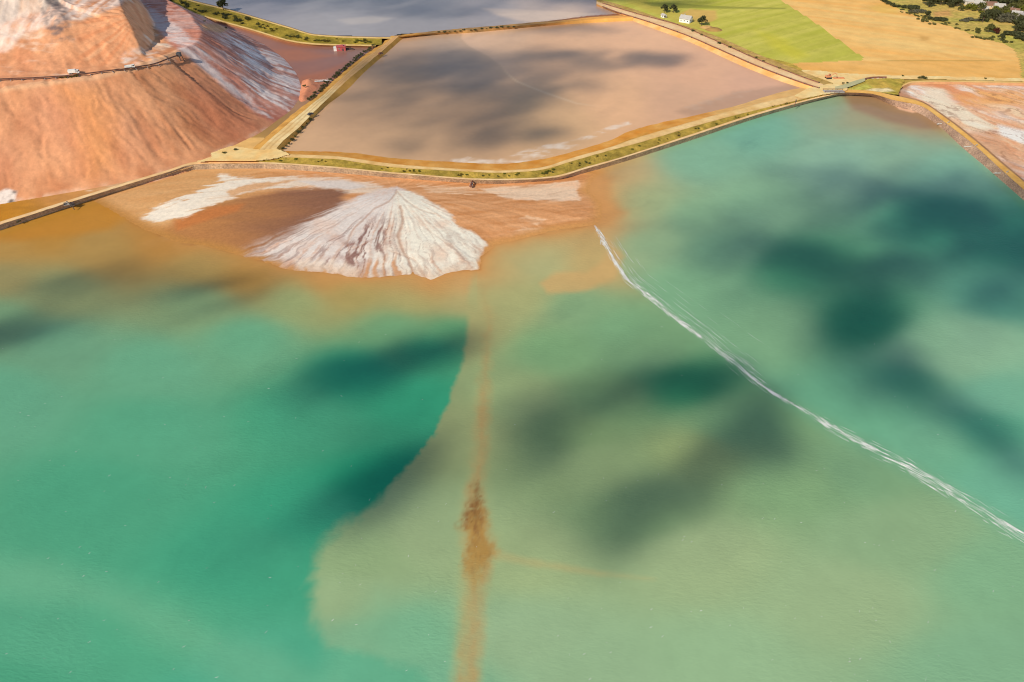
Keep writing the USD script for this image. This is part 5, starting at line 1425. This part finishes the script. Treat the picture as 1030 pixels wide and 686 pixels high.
p = thing('parked_car', 'dark red car near the far end of the left dyke road', 'car', at(383, 54.5, 5.05), 0.9)
car_builder(M['rust'])(p)

# orange excavator in the sandy yard
p = thing('excavator', 'orange excavator with its arm lowered in the sandy yard', 'excavator', at(833, 78.8, 3.35), 0.1, None, 1.15)
for sy in (-1.2, 1.2):
    t = obj('track', prism([(-1.9, 0.15), (-1.5, 0), (1.5, 0), (1.9, 0.15), (2.05, 0.5), (1.7, 0.9), (-1.7, 0.9), (-2.05, 0.5)], 0.6, sy), M['black'], p)
obj('house', prism([(-2.2, 1.0), (1.3, 1.0), (1.3, 1.8), (-1.9, 2.3), (-2.3, 1.8)], 2.4), M['orange'], p)
c = obj('cab', prism([(0.1, 1.1), (1.5, 1.1), (1.6, 2.0), (1.2, 2.9), (0.1, 2.9)], 1.1, 0.6), M['orange'], p)
obj('window', prism([(0.3, 2.0), (1.45, 2.0), (1.15, 2.75), (0.3, 2.75)], 1.16, 0.6), M['glass'], c)
obj('boom', cat(rod((1.0, -0.4, 1.6), (3.6, -0.4, 3.6), 0.28, 0.24), rod((3.6, -0.4, 3.6), (5.4, -0.4, 2.9), 0.24, 0.2)), M['orange'], p)
obj('arm', rod((5.4, -0.4, 2.9), (6.3, -0.4, 0.9), 0.2, 0.16), M['orange'], p)
obj('bucket', prism([(5.7, 0.0), (6.6, 0.1), (6.7, 0.9), (6.0, 1.0)], 1.1, -0.4), M['rust'], p)
p = thing('pipe_stack', 'low stack of orange pipes lying beside the excavator', 'pipes', at(844, 79.2, 3.35), 0.02)
for k in range(4):
    obj('pipe', rod((-4.5, k * 0.75, 0.35), (4.5, k * 0.75, 0.35), 0.34), M['orange'], p)
p = thing('rusty_pipeline', 'dark red pipeline lying along the farm road above the grass triangle', 'pipeline', (0, 0, 0))
Lp = [(866.5, 81.5), (869, 79.9), (872, 78.9), (878, 78.0), (884, 77.7), (891.5, 77.8)]
P = np.array([at(x, y, 4.0) for x, y in Lp])
ss = np.linspace(0, len(P) - 1, 30)
P = np.stack([np.interp(ss, range(len(P)), P[:, i]) for i in range(3)], 1)
obj('pipe', tubeline(P, 0.75), M['rust'], p, smooth=True)
for k in range(2, 30, 5):
    obj('support', box(1.8, 1.8, 1.6, P[k, 0], P[k, 1], 3.0), M['concrete'], p)

# small bridge over the channel at the junction
p = thing('road_bridge', 'small concrete bridge with dark rail at the dyke junction', 'bridge', at(838.5, 92.0, 4.95), 0.0)
obj('deck', box(16, 5, 0.25, 0, 0, 0.15), M['concrete'], p)
for sy in (-2.4, 2.4):
    obj('rail', cat(box(16, 0.2, 0.25, 0, sy, 1.2), *[box(0.2, 0.2, 1.0, -7.6 + k * 3.8, sy, 0.7) for k in range(5)]), M['rust'], p)
# marker post on the grass of the long dyke
p = thing('gauge_post', 'single dark post standing on the grass bank near the junction', 'post', at(799.3, 106.0, 4.0), 0.3)
obj('shaft', rod((0, 0, -0.4), (0, 0, 4.2), 0.28, 0.24, 10), M['rust'], p)
obj('cap', cat(rod((0, 0, 4.2), (0, 0, 4.5), 0.42, 0.2, 10), box(1.2, 0.15, 0.9, 0, -0.3, 3.4)), M['dark'], p)

# dark pipelines along the pond road
for A_, lb in ((R1, 'dark slurry pipe along the pond side of the dirt road by the field'), (R2, 'dark slurry pipe along the field side of the dirt road by the field')):
    t = np.linspace(606, 824, 200)
    l_ = line(A_, t)
    P = at(l_[:, 0], l_[:, 1], 5.0)
    P[:, :2] += 0.35 * np.stack([nz(P, 14, 3), nz(P, 14, 4)], 1)
    p = thing('slurry_pipe', lb, 'pipeline', (0, 0, 0))
    obj('pipe', tubeline(P, 0.5), M['rust'], p, smooth=True)
    for k in range(4, 200, 13):
        d_ = P[k] - P[k - 1]
        obj('flange', rod(P[k] - d_ * 0.12, P[k] + d_ * 0.12, 0.72, n=10), M['dark'], p)

# conveyor along the bench of the heap
cx = np.linspace(-18, 184, 90)
cy = np.interp(cx, [-18, 0, 40, 60, 75, 100, 130, 150, 170, 184], [82.6, 81.4, 80, 78.6, 77.4, 74.2, 70.4, 67.6, 63.8, 59.8])
P = np.array([on_heap(a, b) for a, b in zip(cx, cy)])
k9 = np.ones(9) / 9
for i in range(3):
    P[:, i] = np.convolve(np.pad(P[:, i], 4, mode='edge'), k9, 'valid')
P[:, 2] += 0.9 + 2.4 * sst((cx - 150) / 34)
p = thing('conveyor', 'dark conveyor running along the bench of the spoil heap', 'conveyor', (0, 0, 0))
sd = np.gradient(P, axis=0); sd /= np.linalg.norm(sd, axis=1, keepdims=True)
nn = np.stack([-sd[:, 1], sd[:, 0], 0 * sd[:, 0]], 1)
w = 0.5
V = np.stack([P - nn * w, P + nn * w, P + nn * w + (0, 0, 0.5), P - nn * w + (0, 0, 0.5), P - nn * w], 1).reshape(-1, 3)
obj('gallery', (V, tris(grid_faces(len(P), 5))), M['rust'], p)
obj('belt', (np.stack([P - nn * 0.4 + (0, 0, 0.56), P + nn * 0.4 + (0, 0, 0.56)], 1).reshape(-1, 3), up(np.stack([P - nn * 0.6, P + nn * 0.6], 1).reshape(-1, 3), tris(grid_faces(len(P), 2)))), M['black'], p)
for k in range(3, 88, 5):
    zb = heap_z(P[k, 0], P[k, 1]) - 0.5
    obj('trestle', cat(*[rod(P[k] + nn[k] * e * 0.8, (*(P[k] + nn[k] * e * 1.3)[:2], zb), 0.14, n=6) for e in (-1, 1)], rod(P[k] - nn[k] * 0.95 - (0, 0, 0.6), P[k] + nn[k] * 0.95 - (0, 0, 0.6), 0.12, n=6)), M['steel'], p)
e = P[-1]
obj('head_frame', cat(box(2.6, 2.6, 2.4, *e[:2], e[2] + 0.6), rod(e + (0, 0, 1), e + (0, 0, -5), 0.3), rod(e + (1, 0.8, 1), e + (2.2, 1.4, -5), 0.25)), M['dark'], p)

# drain chutes on the right hand dyke, pumps and debris on the long dyke
for px, py, lb in [(948, 124.5, 'pale concrete chute on the stone slope nearest the brown shallows'), (975.5, 147.5, 'pale concrete chute halfway along the stone slope'), (1006, 174.2, 'pale concrete chute farthest down the stone slope')]:
    p = thing('drain_chute', lb, 'chute', at(px, py, 2.2), -0.9, 'concrete chutes on the stone slope')
    m1 = cat(box(7.0, 1.8, 0.25, 0, 0, 0.2, ry=0.42), box(7.0, 0.25, 0.6, 0, -0.9, 0.45, ry=0.42), box(7.0, 0.25, 0.6, 0, 0.9, 0.45, ry=0.42))
    m1.apply_transform(trimesh.transformations.rotation_matrix(math.pi, [0, 0, 1]))
    obj('channel', m1, M['roofw'], p)
    obj('headwall', box(0.5, 3.0, 1.4, 3.4, 0, 1.9), M['concrete'], p)
    obj('pipe', rod((2.6, 0, 1.9), (4.6, 0, 1.9), 0.4), M['pipe'], p)


def pump(p):
    obj('base_frame', cat(box(3.4, 1.6, 0.25, 0, 0, 0.2), box(0.3, 1.8, 0.3, -1.4, 0, 0.1), box(0.3, 1.8, 0.3, 1.4, 0, 0.1)), M['steel'], p)
    obj('motor', rod((-1.4, 0, 0.95), (0.3, 0, 0.95), 0.6, n=12), M['dark'], p)
    obj('pump_casing', cat(rod((0.5, -0.35, 1.0), (0.5, 0.35, 1.0), 0.8, n=14), rod((0.5, 0, 1.0), (0.5, 0, 2.2), 0.3)), M['steel'], p)
    obj('hose', cat(rod((0.5, 0, 2.2), (2.6, -1.5, 1.0), 0.22), rod((2.6, -1.5, 1.0), (4.0, -4.2, -1.6), 0.22)), M['pipe'], p)


p = thing('pump', 'dark water pump with a grey frame on the stone facing of the long dyke', 'pump', at(67.5, 206.0, 2.6), 0.3)
pump(p)
p = thing('generator', 'small dark generator beside the water pump on the stone facing', 'generator', at(73, 206.8, 1.9), 0.3)
obj('housing', cat(box(2.2, 1.4, 1.3, 0, 0, 0.95), box(2.3, 1.5, 0.12, 0, 0, 1.65)), M['dark'], p)
obj('exhaust', rod((0.7, 0.3, 1.6), (0.7, 0.3, 2.3), 0.09), M['rust'], p)
for sx in (-0.9, 0.9):
    obj('skid', box(0.2, 1.7, 0.3, sx, 0, 0.15), M['steel'], p)
place('bd2', B_DARK2[1], 'dark_bush', 'single dark bush low on the stone facing of the long dyke', 'bush', at(19, 223.5, 1.6), 0.4, None, 0.55)
p = thing('outfall_pipe', 'short rusty outfall pipe poking out of the long dyke above the mud flats', 'pipe', at(474, 186.8, 1.2), -1.7)
obj('pipe', rod((-3.5, 0, 1.4), (2.6, 0, 0.9), 0.55, n=12), M['rust'], p)
obj('flange', rod((2.35, 0, 0.92), (2.6, 0, 0.9), 0.8, n=12), M['rust'], p)
obj('cradle', box(0.4, 2.0, 1.2, 0.8, 0, 0.4), M['concrete'], p)
obj('cradle', box(0.4, 1.6, 1.6, -1.8, 0, 0.5), M['concrete'], p)

# --------------------------------- clouds whose shade lies on lake, ponds and heap
SHADE = [  # px, py, rx, ry, tilt degrees, strength
    (945, 210, 110, 26, 4, 1.0), (1040, 246, 80, 44, 10, 1.0), (795, 264, 80, 20, 6, 1.0), (880, 268, 60, 16, 0, 0.7), (866, 320, 50, 46, 20, 1.0), (905, 385, 56, 26, 40, 0.8), (975, 432, 76, 24, 30, 0.8), (880, 280, 190, 90, 10, 0.36), (1010, 296, 60, 20, 20, 0.6), (720, 225, 60, 14, -10, 0.45), (830, 180, 60, 14, 10, 0.4),
    (692, 388, 56, 28, 4, 1.1), (620, 388, 84, 20, -14, 0.8), (560, 425, 66, 22, -32, 0.75), (650, 505, 84, 24, -28, 0.6), (720, 440, 70, 18, -35, 0.6), (540, 470, 50, 18, -40, 0.4), (590, 560, 70, 18, -20, 0.55), (755, 448, 46, 15, 0, 0.7), (700, 470, 60, 16, -30, 0.5), (620, 445, 150, 90, -20, 0.36),
    (360, 375, 66, 22, -24, 1.0), (440, 350, 50, 14, -14, 0.85), (384, 488, 50, 26, -22, 1.5), (300, 535, 70, 22, -24, 0.45), (440, 440, 30, 14, -35, 0.4), (5, 337, 48, 13, -10, 1.1), (200, 292, 50, 12, -8, 0.7), (90, 284, 80, 12, -8, 0.6), (215, 315, 64, 10, -15, 0.5), (120, 295, 150, 26, -6, 0.32), (380, 420, 130, 60, -24, 0.25),
    (490, 82, 66, 16, -4, 1.0), (512, 116, 46, 17, -30, 1.05), (425, 76, 50, 13, 0, 0.95), (440, 100, 70, 12, -8, 0.6), (545, 134, 28, 9, 0, 0.8), (400, 146, 40, 6, 0, 0.5), (372, 100, 36, 8, 0, 0.5), (560, 60, 56, 7, 0, 0.75), (655, 60, 30, 6, 0, 0.9), (600, 66, 44, 6, 0, 0.6), (570, 32, 40, 5, 0, 0.7), (590, 86, 34, 6, 0, 0.55), (475, 92, 110, 36, -10, 0.45), (450, 66, 60, 12, 0, 0.6), (455, 118, 60, 10, -10, 0.4),
    (300, -4, 200, 14, 0, 0.7), (430, 12, 60, 6, 0, 0.5), (600, 2, 40, 5, 0, 0.8), (672, 4, 34, 3, 0, 1.0), (212, 11, 42, 5, 15, 0.8)]
CLOUD_ALT = 650.0


def clouds():
    step = 3.0
    xs, ys = np.arange(-560, 560, step), np.arange(60, 1060, step)
    X, Y = np.meshgrid(xs, ys, indexing='ij')
    G = np.stack([X.ravel(), Y.ravel(), np.zeros(X.size)], 1)
    W = G.copy(); W[:, 0] += 15 * nz(G, 34, 51, 5); W[:, 1] += 20 * nz(G, 34, 52, 5)
    Q = pxof(W)
    T = np.zeros(len(G))
    for px, py, rx, ry, tilt, st in SHADE:
        a = math.radians(tilt)
        dx, dy = Q[:, 0] - px, Q[:, 1] - py
        u, v = dx * math.cos(a) + dy * math.sin(a), -dx * math.sin(a) + dy * math.cos(a)
        t = st * np.exp(-0.7 * ((u / rx) ** 2 + (v / ry) ** 2))
        T = np.maximum(T, t) + 0.3 * np.minimum(T, t)
    wisp = np.stack([0.8 * W[:, 0] + 0.6 * W[:, 1], -0.6 * W[:, 0] + 0.8 * W[:, 1], 0 * W[:, 0]], 1)
    T = T * (1 + 0.95 * nz(wisp, 20, 55, 5, 1.9, 0.75)) - 0.09
    H = 8.0 * np.clip(T, 0, None) ** 1.15
    base = G + SUN * (CLOUD_ALT / SUN[2])
    top, bot = base.copy(), base.copy()
    top[:, 2] += H * 0.7; bot[:, 2] -= H * 0.3
    q = grid_faces(len(xs), len(ys))
    q = q[(H[q] > 0).any(1)]
    ids, inv = np.unique(q, return_inverse=True)
    t = tris(inv.reshape(q.shape))
    n = len(ids)
    # top and bottom meet in shared vertices where the cloud thins to nothing
    thin = H[ids] <= 0
    second = np.where(thin, np.arange(n), np.arange(n) + n)
    V = np.vstack([top[ids], bot[ids]])
    F = np.vstack([up(top[ids], t), second[up(top[ids], t)][:, ::-1]])
    vol = usdkit.material(stage, '/World/Looks/cloud', {'v': ('principled_volume', {'color': (0.98, 0.98, 0.98), 'density': 0.17, 'anisotropy': 0.5})}, [], volume='v.volume')
    tag(obj('cloud', (V, F), vol), 'thin broken white cloud drifting above the ponds', 'cloud', kind='stuff')


clouds()
